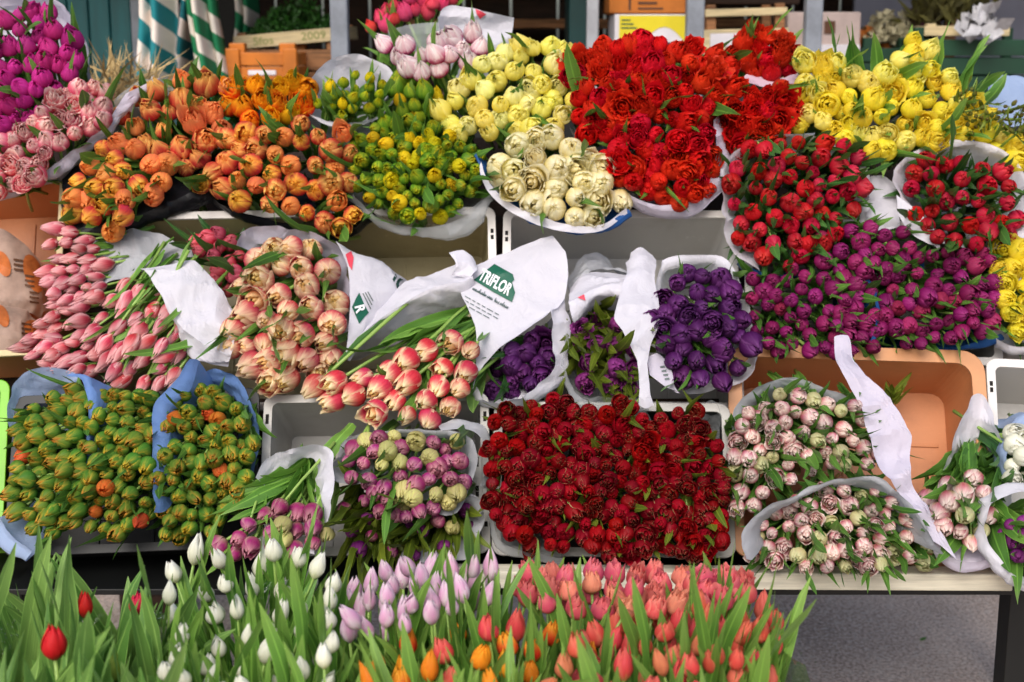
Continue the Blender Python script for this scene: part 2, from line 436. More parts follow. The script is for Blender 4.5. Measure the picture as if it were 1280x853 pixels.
M['print_brown'] = plain('brown_print', (96, 62, 40), rough=.7, var=.1)
M['print_soft'] = plain('soft_green_print', (150, 160, 90), rough=.7, var=.1)
M['bagpaper'] = plain('kraft_bag_paper', (178, 150, 134), rough=.7, scale=9, bump=.4, var=.16)
M['straw'] = plain('straw', (206, 176, 120), rough=.8, scale=30, stretch=(1, 1, .2), var=.2)
M['herb'] = plain('herb_green', (40, 92, 20), rough=.6, scale=30, var=.3)
M['veg_cream'] = plain('cream_vegetable', (214, 206, 170), rough=.7, scale=40, var=.15, bump=.5)
M['veg_purple'] = plain('purple_vegetable', (84, 44, 62), rough=.6, scale=30, var=.3, bump=.5)
M['twig'] = plain('twig', (96, 92, 40), rough=.8, scale=20, var=.3)
M['foil'] = plain('silver_wrap', (206, 206, 212), rough=.35, scale=14, bump=.6)
M['asphalt'] = asphalt()
M['stripe_teal'] = stripes('teal_white_stripes', (226, 214, 204), (16, 122, 130), 1.9, .55)
M['stripe_teal2'] = stripes('teal_white_stripes_dense', (226, 210, 206), (12, 104, 116), 2.3, .5, .4)
M['stripe_green'] = stripes('green_white_stripes', (222, 212, 200), (16, 116, 72), 2.1, .6, .2)

# ------------------------------------------------------------------ object helpers


def link(o, parent=None):
    COL.objects.link(o)
    if parent is not None:
        o.parent = parent
    return o


def tag(o, label=None, cat=None, group=None, kind=None):
    for k, v in (('label', label), ('category', cat), ('group', group), ('kind', kind)):
        if v:
            o[k] = v
    return o


def empty(name, loc, label, cat, group=None):
    o = bpy.data.objects.new(name, None)
    o.empty_display_size = .05
    o.location = loc
    link(o)
    return tag(o, label, cat, group)


def meshobj(name, verts, faces, mat, parent=None, origin=None, smooth=True, pt=None):
    me = bpy.data.meshes.new(name)
    if origin is not None:
        verts = [(v[0] - origin[0], v[1] - origin[1], v[2] - origin[2]) for v in verts]
    me.from_pydata([tuple(v) for v in verts], [], faces)
    me.materials.append(mat)
    if smooth:
        me.polygons.foreach_set('use_smooth', [True] * len(me.polygons))
    if pt:
        a = me.attributes.new('pt', 'FLOAT_VECTOR', 'POINT')
        a.data.foreach_set('vector', [c for p in pt for c in p])
    me.update()
    o = bpy.data.objects.new(name, me)
    return link(o, parent)


def bmobj(name, bm, mat, parent=None, smooth=False):
    me = bpy.data.meshes.new(name)
    bmesh.ops.recalc_face_normals(bm, faces=bm.faces)
    bm.to_mesh(me)
    bm.free()
    me.materials.append(mat)
    if smooth:
        me.polygons.foreach_set('use_smooth', [True] * len(me.polygons))
    return link(bpy.data.objects.new(name, me), parent)


def addbox(bm, x0, x1, y0, y1, z0, z1, bev=.002, mtx=None):
    r = bmesh.ops.create_cube(bm, size=1)
    vs = r['verts']
    bmesh.ops.scale(bm, verts=vs, vec=(x1 - x0, y1 - y0, z1 - z0))
    bmesh.ops.translate(bm, verts=vs, vec=((x0 + x1) / 2, (y0 + y1) / 2, (z0 + z1) / 2))
    if bev:
        es = list({e for v in vs for e in v.link_edges})
        b = bmesh.ops.bevel(bm, geom=es, offset=bev, segments=2, affect='EDGES', profile=.5)
        vs = list({v for f in b['faces'] for v in f.verts} | {v for v in vs if v.is_valid})
    if mtx is not None:
        bmesh.ops.transform(bm, matrix=mtx, verts=[v for v in vs if v.is_valid])


def boxobj(name, dims, mat, parent=None, bev=.003):
    bm = bmesh.new()
    addbox(bm, *dims, bev=bev)
    return bmobj(name, bm, mat, parent)


def tube(pts, rads, seg=6, cap=True):
    vs, fs = [], []
    n = len(pts)
    for i, p in enumerate(pts):
        p = Vector(p)
        d = (Vector(pts[min(i + 1, n - 1)]) - Vector(pts[max(i - 1, 0)])).normalized()
        a = d.orthogonal().normalized()
        b = d.cross(a)
        for k in range(seg):
            t = 2 * math.pi * k / seg
            vs.append(p + (a * math.cos(t) + b * math.sin(t)) * rads[i])
    for i in range(n - 1):
        for k in range(seg):
            fs.append((i * seg + k, i * seg + (k + 1) % seg, (i + 1) * seg + (k + 1) % seg, (i + 1) * seg + k))
    if cap:
        fs.append(tuple(range(seg))[::-1])
        fs.append(tuple((n - 1) * seg + k for k in range(seg)))
    return vs, fs


# ------------------------------------------------------------------ flower meshes
D0 = .045      # bloom diameter of the unit meshes


def bloom_data(kind, seed):
    rnd = random.Random(hash_(kind) + seed * 77)
    u_ = rnd.uniform
    core = (2, .0095, .047, .06, 1.75, 1, .02, 0)
    if kind == 'egg':
        Ls = [(3, .0225, .052, .40, 1.08, 0, .04, .03), (3, .0208, .051, .26, 1.22, .4, .03, 0), (3, .014, .049, .10, 1.4, .7, .02, 0)]
    elif kind == 'bud':
        Ls = [(3, .0195, .062, .26, 1.08, 0, .03, .03), (3, .0178, .060, .12, 1.25, .4, .02, 0), (2, .011, .058, .05, 1.7, .6, .01, 0)]
    elif kind == 'long':
        Ls = [(3, .0190, .068, .32, 1.08, 0, .03, .03), (3, .0172, .065, .16, 1.22, .4, .02, 0), (2, .011, .062, .05, 1.7, .6, .01, 0)]
    elif kind == 'lily':
        Ls = [(3, .0185, .064, .26, 1.2, 0, .05, 0), (3, .0170, .062, .18, 1.15, .4, .05, 0), (2, .010, .058, .05, 1.7, .6, .01, 0)]
    elif kind == 'cup':
        Ls = [(3, .0235, .051, .72, 1.18, 0, .05, .10), (3, .0218, .051, .58, 1.18, .3, .05, .06),
              (3, .0165, .049, .42, 1.2, .7, .08, .03), (3, .0105, .048, .25, 1.4, .95, .06, 0)]
    elif kind == 'double':
        Ls = [(4, .0245, .043, .84, 1.05, 0, .07, .14), (5, .0218, .046, .70, .95, .3, .08, .10), (4, .0172, .047, .60, 1.0, .6, .10, .06),
              (4, .0122, .047, .48, 1.1, .8, .10, .04), (3, .0070, .047, .25, 1.5, 1, .06, 0)]
    elif kind == 'frill':
        Ls = [(5, .0255, .041, .90, .95, 0, .10, .20), (5, .0225, .045, .78, .9, .3, .12, .16), (5, .0175, .047, .68, .9, .6, .14, .12),
              (4, .0122, .048, .6, 1.0, .8, .14, .1), (3, .0070, .047, .35, 1.4, 1, .1, .05)]
    elif kind == 'roundbud':
        Ls = [(3, .0228, .046, .50, 1.12, 0, .06, .05), (3, .0208, .0465, .36, 1.28, .35, .06, .02), (3, .0150, .046, .22, 1.35, .7, .06, .0), core]
    elif kind == 'greenbud':
        Ls = [(3, .0212, .054, .30, 1.25, 0, .05, .0), (3, .0195, .0535, .20, 1.25, .5, .05, .0), (2, .012, .051, .06, 1.7, .8, .01, 0)]
    nu, nv = 6, 8
    if kind in ('double', 'frill'):
        nu, nv = 6, 6
    opn = (1, .7, 1.25, .85, 1.1, .6, 1.4, .95, .75, 1.15)[seed % 10]
    wob = (.0, .06, .1, .03, .0, .05, .12, .08, .02, .05)[seed % 10]
    V, F, P = [], [], []
    for li, (n, Rr, H, rt, W, lay, ruf, lip) in enumerate(Ls):
        a0 = u_(0, 6.28) if li == 0 else a0 + math.pi / n + u_(-.2, .2)
        for k in range(n):
            a = a0 + 2 * math.pi * k / n + u_(-.12, .12)
            R_ = Rr * u_(.93, 1.07)
            H_ = H * u_(.92 - wob, 1.06 + wob * .5)
            rt_ = rt * u_(.8, 1.2) * (opn if lay < .9 else 1)
            lean = u_(-.10, .05) * R_
            ph, fr = u_(0, 6.28), u_(4, 7)
            skew = u_(-.12, .12)
            b0 = len(V)
            vm = .42
            for j in range(nv + 1):
                v = j / nv
                if v < vm:
                    r = R_ * (.16 + .84 * math.sin(v / vm * math.pi / 2) ** .75)
                else:
                    t = (v - vm) / (1 - vm)
                    r = R_ * (1 + (rt_ - 1) * (t * t * (1.6 - .6 * t)))
                r += lip * R_ * max(0, (v - .7) / .3) ** 2 * u_(.7, 1.2)
                hw = W * (.38 + .62 * math.sin(math.pi * (.1 + .7 * v))) * (1 - .55 * v ** 8)
                for i in range(nu + 1):
                    u = -1 + 2 * i / nu
                    an = a + u * hw + skew * v
                    rr = r * (1 - .075 * u * u + .05 * abs(u) ** 5) + .03 * R_ * max(0, 1 - abs(u) * 2.2) * v + lean * v
                    rr += ruf * R_ * math.sin(u * fr + ph) * v * v * .8
                    z = H_ * (v - .17 * u * u * v * v) + ruf * H_ * .45 * math.cos(u * fr * 1.3 + ph * 2) * v ** 3
                    V.append((rr * math.cos(an), rr * math.sin(an), z))
                    P.append((u, v, lay))
            for j in range(nv):
                for i in range(nu):
                    q = b0 + j * (nu + 1) + i
                    F.append((q, q + 1, q + nu + 2, q + nu + 1))
    return V, F, P


def hash_(s):
    h = 7
    for c in s:
        h = (h * 131 + ord(c)) % 1000003
    return h


_mesh = {}


def mk_mesh(name, V, F, P, mat):
    me = bpy.data.meshes.new(name)
    me.from_pydata(V, [], F)
    me.materials.append(mat)
    me.polygons.foreach_set('use_smooth', [True] * len(me.polygons))
    a = me.attributes.new('pt', 'FLOAT_VECTOR', 'POINT')
    a.data.foreach_set('vector', [c for p in P for c in p])
    return me


def bloom_mesh(kind, mat, var):
    k = (kind, mat, var)
    if k not in _mesh:
        _mesh[k] = mk_mesh('tulip_bloom', *bloom_data(kind, var), M[mat])
    return _mesh[k]


def leaf_mesh(var, mat):
    k = ('leaf', var, mat)
    if k in _mesh:
        return _mesh[k]
    rnd = random.Random(900 + var)
    Ln = (.17, .20, .15, .22, .18, .14, .19, .21)[var % 8]
    W = (.017, .014, .019, .015, .009, .016, .020, .011)[var % 8]
    curve = (.7, .35, 1.1, .5, -.3, 1.5, .15, .9)[var % 8]
    twist = (.3, -.6, .5, .9, -1.4, -.4, 1.2, -1.0)[var % 8]
    fold = (.55, .7, .35, .5, .8, .4, .3, .65)[var % 8]
    nu, nv = 4, 12
    V, F, P = [], [], []
    bend = (0, 1.6, 0, -.8, 0, 2.2, .9, 0)[var % 8]
    pos = Vector((0, 0, 0))
    ang = -.12
    for j in range(nv + 1):
        v = j / nv
        w = W * (math.sin(math.pi * min(1, (.1 + .9 * v)) ** .85) ** .68 if v < 1 else 0)
        w = max(w, .0004)
        tw = twist * v * v
        fd = fold * (1 - .55 * v)
        d = Vector((math.sin(ang), 0, math.cos(ang)))
        nrm = Vector((math.cos(ang), 0, -math.sin(ang)))
        side = Vector((0, 1, 0)) * math.cos(tw) + nrm * math.sin(tw)
        nn = d.cross(side)
        for i in range(nu + 1):
            u = -1 + 2 * i / nu
            wav = (.22 * math.sin(v * 11 + var * 2 + u) + .12 * math.sin(v * 23 + var)) * abs(u) * w
            p = pos + side * (u * w * math.cos(fd)) - nn * (abs(u) * w * math.sin(fd) * (1 if True else -1)) + nn * wav
            V.append(tuple(p))
            P.append((u, v, 0))
        pos = pos + d * (Ln / nv)
        ang += curve / nv * (.3 + 1.6 * v) + (bend / nv * 2.2 * max(0, v - .6))
    for j in range(nv):
        for i in range(nu):
            q = j * (nu + 1) + i
            F.append((q, q + 1, q + nu + 2, q + nu + 1))
    _mesh[k] = mk_mesh('tulip_leaf', V, F, P, M[mat])
    return _mesh[k]


def stem_mesh(length, mat='stem'):
    k = ('stem', length, mat)
    if k not in _mesh:
        pts = [(0, 0, .002), (.001, 0, -length * .33), (-.001, .001, -length * .66), (0, 0, -length)]
        V, F = tube(pts, [.0034, .0036, .0040, .0044])
        _mesh[k] = mk_mesh('tulip_stem', V, F, [(0, .5, 0)] * len(V), M[mat])
    return _mesh[k]


# ------------------------------------------------------------------ sampling
def inside(p, poly):
    x, y = p
    c = False
    j = len(poly) - 1
    for i in range(len(poly)):
        xi, yi = poly[i]
        xj, yj = poly[j]
        if (yi > y) != (yj > y) and x < (xj - xi) * (y - yi) / (yj - yi) + xi:
            c = not c
        j = i
    return c


def scatter(poly, s, rnd, tries=5000, aspect=1.0):
    xs = [p[0] for p in poly]
    ys = [p[1] for p in poly]
    out = []
    for _ in range(tries):
        p = (rnd.uniform(min(xs), max(xs)), rnd.uniform(min(ys), max(ys)))
        if not inside(p, poly):
            continue
        if all((p[0] - q[0]) ** 2 + ((p[1] - q[1]) / aspect) ** 2 > s * s for q in out):
            out.append(p)
    return out


G_STALL = 'tulip bunches lying in the stall crates'
G_FRONT = 'tulip bunches standing upright in front of the stall'
BUNCH = []


def quat(d, rnd):
    q = d.to_track_quat('Z', 'Y')
    return q @ Quaternion((0, 0, 1), rnd.uniform(0, 6.283))


def add_tulip(b, T, p, d, kind, mat, s, rnd, leafmat_, nleaf, leaf_l0, leaf_s, stem_len, jit, lvars, ltilt, lw=1.0, deep=.55):
    """one tulip = bloom mesh (part) with its stem and leaves (sub-parts)"""
    o = bpy.data.objects.new('tulip', bloom_mesh(kind, mat, rnd.randrange(10)))
    dd = (d + Vector((rnd.gauss(0, jit), rnd.gauss(0, jit), rnd.gauss(0, jit)))).normalized()
    o.rotation_mode = 'QUATERNION'
    o.rotation_quaternion = quat(dd, rnd)
    o.scale = (s * rnd.uniform(.93, 1.07), s * rnd.uniform(.93, 1.07), s * rnd.uniform(.9, 1.15))
    o.location = p - dd * (.026 * s) - T
    link(o, b)
    if stem_len:
        st = link(bpy.data.objects.new('stem', stem_mesh(stem_len)), o)
    k = int(nleaf) + (1 if rnd.random() < nleaf - int(nleaf) else 0)
    for _ in range(k):
        lf = bpy.data.objects.new('leaf', leaf_mesh(rnd.choice(lvars), leafmat_))
        az = rnd.uniform(0, 6.283)
        lf.rotation_euler = (0, rnd.uniform(*ltilt), az)
        ls = leaf_s * rnd.uniform(.8, 1.2) / s
        lf.scale = (ls * rnd.uniform(.85, 1.2), ls * lw * rnd.uniform(.75, 1.25), ls)
        lf.location = (.007 * math.cos(az), .007 * math.sin(az), -leaf_l0 * (rnd.uniform(.85, 1.1) if rnd.random() >= deep else rnd.uniform(1.1, 1.5)) / s)
        link(lf, o)
    return o


def bunch(label, poly, kind, mats, sp, row, axis=(0, -1, .1), prot=.05, bulge=.04, tie=.30, T=None, leaf='leaf', nleaf=1.6,
          l0=.12, lscale=1.08, size=1.1, stem=.2, jit=.17, fan=.6, lvars=(0, 1, 2, 3, 4, 5, 6, 7), seed=None, djit=.016, ltilt=(-.12, .22), aspect=1.0, dens=.79, lw=.66, hs=.82):
    rnd = random.Random(hash_(label) if seed is None else seed)
    sp *= hs
    pts = scatter(poly, sp * dens * .9, rnd, aspect=aspect)
    cx = sum(p[0] for p in pts) / len(pts)
    cy = sum(p[1] for p in pts) / len(pts)
    rad = max(math.hypot(p[0] - cx, p[1] - cy) for p in pts) + 1
    C = at(cx, cy, row(cy) - prot)
    ax = Vector(axis).normalized()
    if T is None:
        Tw = C - ax * tie
    else:
        Tw = at(T[0], T[1], row(T[1]) + T[2])
    b = empty('tulip_bunch', Tw, label, 'tulip bunch', G_STALL)
    kinds = kind if isinstance(kind, (list, tuple)) else [kind]
    mats = mats if isinstance(mats, (list, tuple)) else [mats]
    for (x, y) in pts[:100]:
        r = math.hypot(x - cx, y - cy) / rad
        Y = row(y) - prot - bulge * (1 - r * r) + rnd.uniform(-djit, djit)
        p = at(x, y, Y)
        d = (p - Tw).normalized()
        d = (d * fan + ax * (1 - fan)).normalized() if T is None else d
        s = sp / FPX * Y * size / D0 * rnd.uniform(.8, 1.2)
        add_tulip(b, Tw, p, d, rnd.choice(kinds), rnd.choice(mats), s, rnd, leaf, nleaf, l0, lscale, stem, jit, lvars, ltilt, lw)
    BUNCH.append((b, Tw, row))
    return b, Tw, row


# ------------------------------------------------------------------ paper sheets
def cr(pts, n, closed=False):
    """resample a polyline (Catmull-Rom) to n points, even in arc length"""
    P = [Vector(p) for p in pts]
    if closed:
        Q = [P[-1]] + P + [P[0], P[1]]
    else:
        Q = [P[0] * 2 - P[1]] + P + [P[-1] * 2 - P[-2]]
    dense = []
    for i in range(1, len(Q) - 2):
        a, b_, c, d = Q[i - 1], Q[i], Q[i + 1], Q[i + 2]
        for k in range(10):
            t = k / 10
            dense.append(.5 * ((2 * b_) + (c - a) * t + (2 * a - 5 * b_ + 4 * c - d) * t * t + (3 * b_ - a - 3 * c + d) * t ** 3))
    dense.append(Q[-2].copy())
    L_ = [0]
    for i in range(1, len(dense)):
        L_.append(L_[-1] + (dense[i] - dense[i - 1]).length)
    out = []
    j = 0
    for k in range(n):
        s = L_[-1] * k / (n - 1)
        while j < len(L_) - 2 and L_[j + 1] < s:
            j += 1
        t = (s - L_[j]) / max(1e-9, L_[j + 1] - L_[j])
        out.append(dense[j].lerp(dense[j + 1], min(1, t)))
    return out


SHEETS = {}


def sheet(bt, rows, mat='paper', name='wrapping_paper', closed=False, tie=None, n=76, sub=8, crumple=.0075, seed=0, label=None):
    """crumpled paper sheet through rows of (px, py, offset) points; tie pulls it back towards the bunch's tie point"""
    b, T, row = bt
    W = []
    for r in rows:
        W.append(cr([at(x, y, row(y) + o) for (x, y, o) in r], n, closed))
    if tie:
        last = W[-1]
        for f in tie:
            W.append([p.lerp(T, f) for p in last])
    if closed and len(W) > 1:
        W[1] = [a_.lerp(b1, .55) for a_, b1 in zip(W[0], W[1])]
    # interpolate between rows
    G = []
    m = len(W)
    for i in range(m - 1):
        for k in range(sub):
            t = k / sub
            rowp = []
            for q in range(n):
                a = W[max(i - 1, 0)][q] if i > 0 else W[0][q] * 2 - W[1][q]
                b_, c = W[i][q], W[i + 1][q]
                d = W[i + 2][q] if i + 2 < m else W[-1][q] * 2 - W[-2][q]
                cm = .5 * ((2 * b_) + (c - a) * t + (2 * a - 5 * b_ + 4 * c - d) * t * t + (3 * b_ - a - 3 * c + d) * t ** 3)
                rowp.append(cm.lerp(b_.lerp(c, t), .65))
            G.append(rowp)
    G.append(W[-1])
    off = Vector((seed * 3.7 + .31, seed * 1.9, seed * 5.3))
    V = []
    last = len(G) - 1
    for i, rowp in enumerate(G):
        for k, p in enumerate(rowp):
            du = rowp[min(k + 1, n - 1)] - rowp[max(k - 1, 0)]
            dv = G[min(i + 1, last)][k] - G[max(i - 1, 0)][k]
            nn = du.cross(dv)
            if nn.length > 1e-9:
                nn.normalize()
            q = p + off
            w = q + noise.noise_vector(q * 8) * .03
            f1 = noise.voronoi(Vector((w.x * 9, w.y * 9, w.z * 14)))[0]
            f2 = noise.voronoi(w * 27)[0]
            h = 2.4 * (f1[1] - f1[0] - .35) + .7 * (f2[1] - f2[0] - .3) + 1.0 * noise.noise(q * 7)
            pp = p + nn * (h * crumple)
            if i < 2 or k < 2 or k > n - 3:
                pp = pp + noise.noise_vector(q * 40) * .0012
            V.append(pp + noise.noise_vector(q * 9) * crumple * .5)
    F = []
    for i in range(len(G) - 1):
        for k in range(n - 1):
            q = i * n + k
            F.append((q, q + 1, q + n + 1, q + n))
    o = meshobj(name, V, F, M[mat], b, T)
    o.data.set_sharp_from_angle(angle=R(20))
    if label:
        o['label'] = label
    SHEETS[o.name] = (V, F)
    return o


def decal(sheetobjs, parent, T, name, mat, pxverts, faces, lift=.0015, label=None):
    """print lying on a sheet: px outline projected on the paper's own surface"""
    trees = [BVHTree.FromPolygons([tuple(v) for v in SHEETS[s.name][0]], SHEETS[s.name][1]) for s in sheetobjs]
    out, ok = [], []
    for (x, y) in pxverts:
        d = ray(x, y).normalized()
        best = None
        for t in trees:
            h = t.ray_cast(CAM, d)
            if h[0] is not None and (best is None or h[3] < best[1]):
                best = (h[0], h[3])
        if best is None:
            out.append(None)
        else:
            out.append(best[0] - d * lift)
    idx, V = {}, []
    for i, v in enumerate(out):
        if v is not None:
            idx[i] = len(V)
            V.append(v)
    F = [tuple(idx[i] for i in f) for f in faces if all(i in idx for i in f)]
    if not F:
        return None
    o = meshobj(name, V, F, M[mat], parent, T, smooth=False)
    if label:
        o['label'] = label
    return o


def fill_poly(px, cuts=5):
    bm = bmesh.new()
    vs = [bm.verts.new((x, y, 0)) for x, y in px]
    f = bm.faces.new(vs)
    bmesh.ops.triangulate(bm, faces=[f])
    for _ in range(cuts):
        es = [e for e in bm.edges if e.calc_length() > 5]
        if not es:
            break
        bmesh.ops.subdivide_edges(bm, edges=es, cuts=1)
        bmesh.ops.triangulate(bm, faces=bm.faces[:])
    bm.verts.index_update()
    V = [(v.co.x, v.co.y) for v in bm.verts]
    F = [tuple(v.index for v in f.verts) for f in bm.faces]
    bm.free()
    return V, F


def text_mesh(txt, shear=0.0, bold=.0):
    cu = bpy.data.curves.new('lettering', 'FONT')
    cu.body = txt
    cu.align_x = 'CENTER'
    cu.align_y = 'CENTER'
    cu.shear = shear
    cu.offset = bold
    cu.resolution_u = 3
    o = bpy.data.objects.new('lettering', cu)
    COL.objects.link(o)
    bpy.context.view_layer.update()
    dg = bpy.context.evaluated_depsgraph_get()
    me = bpy.data.meshes.new_from_object(o.evaluated_get(dg))
    V = [(v.co.x, v.co.y) for v in me.vertices]
    F = [tuple(p.vertices) for p in me.polygons]
    bpy.data.objects.remove(o)
    bpy.data.curves.remove(cu)
    bpy.data.meshes.remove(me)
    return V, F


def place_text(txt, cx, cy, h, ang, sx=1.0, shear=0.0, bold=.0, skew=0.0):
    V, F = text_mesh(txt, shear, bold)
    a = R(ang)
    out = []
    for x, y in V:
        x2, y2 = x * h * sx, -y * h + skew * x * h
        out.append((cx + x2 * math.cos(a) - y2 * math.sin(a), cy + x2 * math.sin(a) + y2 * math.cos(a)))
    return out, F


def flat_text(txt, center, h, mat, parent, name='lettering', rz=0.0, sx=1.0, origin=None, roll=0.0):
    """text on a vertical board facing the camera side (-Y)"""
    V, F = text_mesh(txt)
    c, s = math.cos(roll), math.sin(roll)
    W = [(center[0] + (x * sx * c - y * s) * h, center[1], center[2] + (x * sx * s + y * c) * h) for x, y in V]
    return meshobj(name, W, F, mat, parent, origin, smooth=False)



# ================================================================== THE SETTING
def grid_sheet(name, x0, x1, y0, y1, z, mat):
    o = meshobj(name, [(x0, y0, z), (x1, y0, z), (x1, y1, z), (x0, y1, z)], [(0, 1, 2, 3)], M[mat], smooth=False)
    return tag(o, kind='structure')


grid_sheet('ground', -60, 60, -60, 60, 0, 'asphalt')


# ------------------------------------------------------------------ stall table with its stepped boards
def slope_frame(xl, xr, ytop, ybot, row):
    tl, tr = at(xl, ytop, row(ytop)), at(xr, ytop, row(ytop))
    bl, br = at(xl, ybot, row(ybot)), at(xr, ybot, row(ybot))
    c = (tl + tr + bl + br) / 4
    up = ((tl + tr) / 2 - (bl + br) / 2)
    h = up.length
    up.normalize()
    w = ((tr - tl).length + (br - bl).length) / 2
    rt = Vector((1, 0, 0))
    nrm = rt.cross(up)
    m = Matrix((rt, up, nrm)).transposed().to_4x4()
    m.translation = c
    return m, w, h


table = empty('stall_table', (0, 2.7, 0), 'stepped market stall table with a pale front rail and black legs carrying the crates', 'stall table')
TO = Vector((0, 2.7, 0))
bm = bmesh.new()
a, b_ = at(508, 722, 2.46), at(1264, 726, 2.46)
ang = math.atan2(b_.z - a.z, b_.x - a.x)
mx = Matrix.Translation((a + b_) / 2 - TO) @ Matrix.Rotation(-ang, 4, 'Y')
hl = (b_ - a).length / 2
addbox(bm, -hl, hl, -.012, .03, -.0165, .0165, bev=.003, mtx=mx)
bmobj('front_rail', bm, M['wood_rail'], table)
for (yt, yb, row, off, nm) in ((452, 712, rowB, .24, 'lower_board'), (280, 490, rowM, .24, 'middle_board'), (110, 290, rowT, .25, 'upper_board')):
    m, w, h = slope_frame(-80, 1330, yt, yb, row)
    bm = bmesh.new()
    m2 = m.copy()
    m2.translation = m.translation - TO
    addbox(bm, -w / 2, w / 2, -h / 2 + .02, h / 2, -off - .018, -off, mtx=m2)
    bmobj(nm, bm, M['wood_dark'], table)
bm = bmesh.new()
xk = at(1259, 800, 2.54).x
addbox(bm, xk, xk + .07, -.16, -.10, 0, .60)
bmobj('leg', bm, M['black'], table)
bm = bmesh.new()
addbox(bm, -1.0, -.93, -.16, -.10, 0, .60)
bmobj('leg', bm, M['black'], table)
for xx in (-1.3, 1.22):
    bm = bmesh.new()
    addbox(bm, xx, xx + .06, .5, .56, 0, 1.30)
    bmobj('back_leg', bm, M['black'], table)
# dark shelf ledge behind the rail
bm = bmesh.new()
addbox(bm, -1.02, xk + .06, -.212, -.02, .588, .600)
bmobj('ledge', bm, M['black'], table)


# ------------------------------------------------------------------ plastic crates
def rrloop(w, h, r, c, seg=5):
    out = []
    for (sx, sy, a0) in ((1, 1, 0), (-1, 1, 90), (-1, -1, 180), (1, -1, 270)):
        for k in range(seg + 1):
            t = R(a0 + 90 * k / seg)
            out.append((sx * (w / 2 - r) + r * math.cos(t), sy * (h / 2 - r) + r * math.sin(t), c))
    return out


def loft(loops, cap0=True, cap1=True):
    V, F = [], []
    n = len(loops[0])
    for l in loops:
        V += l
    for i in range(len(loops) - 1):
        for k in range(n):
            F.append((i * n + k, i * n + (k + 1) % n, (i + 1) * n + (k + 1) % n, (i + 1) * n + k))
    if cap0:
        F.append(tuple(range(n))[::-1])
    if cap1:
        F.append(tuple((len(loops) - 1) * n + k for k in range(n)))
    return V, F


def crate(label, xl, xr, yt, yb, row, mat, rim=None, depth=.2, r=.012, fl=.016, holes=True, name='plastic_crate', push=.0, cat='crate'):
    m, w, h = slope_frame(xl, xr, yt, yb, row)
    o = empty(name, (0, 0, 0), label, cat, 'crates tilted on the stall')
    m.translation = m.translation - m.to_3x3() @ Vector((0, 0, push))
    o.matrix_world = m
    w -= 2 * fl
    h -= 2 * fl
    t, tp = .004, .022
    D = depth
    V, F = loft([rrloop(w - tp, h - tp, r, -D), rrloop(w + 2 * t, h + 2 * t, r + t, -.006),
                 rrloop(w, h, r, -.006), rrloop(w - tp - t, h - tp - t, r, -D + .006)])
    body = meshobj('body', V, F, M[mat], o, smooth=False)
    # moulded panel ribs on the inside of the floor and the upper wall
    bm = bmesh.new()
    for k in range(1, 4):
        x = -w / 2 + w * k / 4
        addbox(bm, x - .003, x + .003, -h / 2 + .03, h / 2 - .03, -D + .005, -D + .010, bev=.001)
    for k in (1, 2):
        y = -h / 2 + h * k / 3
        addbox(bm, -w / 2 + .03, w / 2 - .03, y - .0025, y + .0025, -D + .0052, -D + .0095, bev=.001)
    bmobj('rib', bm, M[mat], o)
    V, F = loft([rrloop(w + .001, h + .001, r, -.0065), rrloop(w + 2 * fl, h + 2 * fl, r + fl * .6, -.0065),
                 rrloop(w + 2 * fl, h + 2 * fl, r + fl * .6, -.001), rrloop(w + 2 * fl - .002, h + 2 * fl - .002, r + fl * .6, 0),
                 rrloop(w - .002, h - .002, r, 0), rrloop(w - .002, h - .002, r, -.0065)], False, False)
    rimo = meshobj('rim', V, F, M[rim or mat], o, smooth=False)
    if holes:
        for sx in (-1, 1):
            # stiffening plate half way down the side, with holes
            bm = bmesh.new()
            x = sx * (w / 2 - .008)
            addbox(bm, x - .010, x + .010, -h * .30, h * .12, -.0015, .0035, bev=.0015)
            bmobj('side_plate', bm, M[rim or mat], o)
            for yy in (h * .40, h * .365, h * .08, h * .045, -h * .12, -h * .16, -h * .36):
                xx = x if -h * .3 < yy < h * .12 else sx * (w / 2 + fl * .5)
                zz = .0036 if -h * .3 < yy < h * .12 else .0002
                boxobj('slot', (xx - .0032, xx + .0032, yy - .005, yy + .005, zz - .001, zz + .0006), M['hole'], o, bev=.0004)
    return o


crate('beige white plastic crate behind the pink and cream tulips, its olive back wall showing', 150, 622, 262, 512, rowM, 'crate_beige', 'crate_white')
crate('grey white plastic crate under the big red bunch, behind the purple tulips', 627, 925, 262, 512, rowM, 'crate_grey', 'crate_white')
crate('white plastic crate hidden under the magenta purple tulips', 932, 1246, 275, 452, rowM, 'crate_grey', 'crate_white', holes=False)
crate('grey plastic crate with a slotted white rim below the pink and cream tulips', 326, 612, 492, 694, rowB, 'crate_grey', 'crate_grey')
crate('dark plastic crate holding the dark red tulips', 616, 916, 503, 696, rowB, 'crate_dark', 'crate_grey', holes=False)
crate('peach plastic crate with rounded corners, open above the pale pink tulips', 912, 1238, 434, 704, rowB, 'crate_peach', 'crate_peach_rim', r=.03, fl=.026, holes=False, depth=.17)
crate('white slotted crate at the right edge beside the peach crate', 1240, 1400, 452, 704, rowB, 'crate_grey', 'crate_white')
crate('white crate at the right edge under the yellow tulips', 1248, 1400, 285, 446, rowM, 'crate_white', 'crate_white', holes=False)
crate('bright lime green crate just inside the left edge', -260, 5, 482, 690, rowB, 'crate_lime', 'crate_lime', holes=False)
crate('dark crate under the green and orange budded tulips', 13, 322, 490, 690, rowB, 'crate_dark', 'crate_dark', holes=False)
crate('peach crate at the left edge holding an orange printed paper bag', -190, 76, 215, 448, rowM, 'crate_peach', 'wood_pale', holes=False, depth=.2, fl=.012)

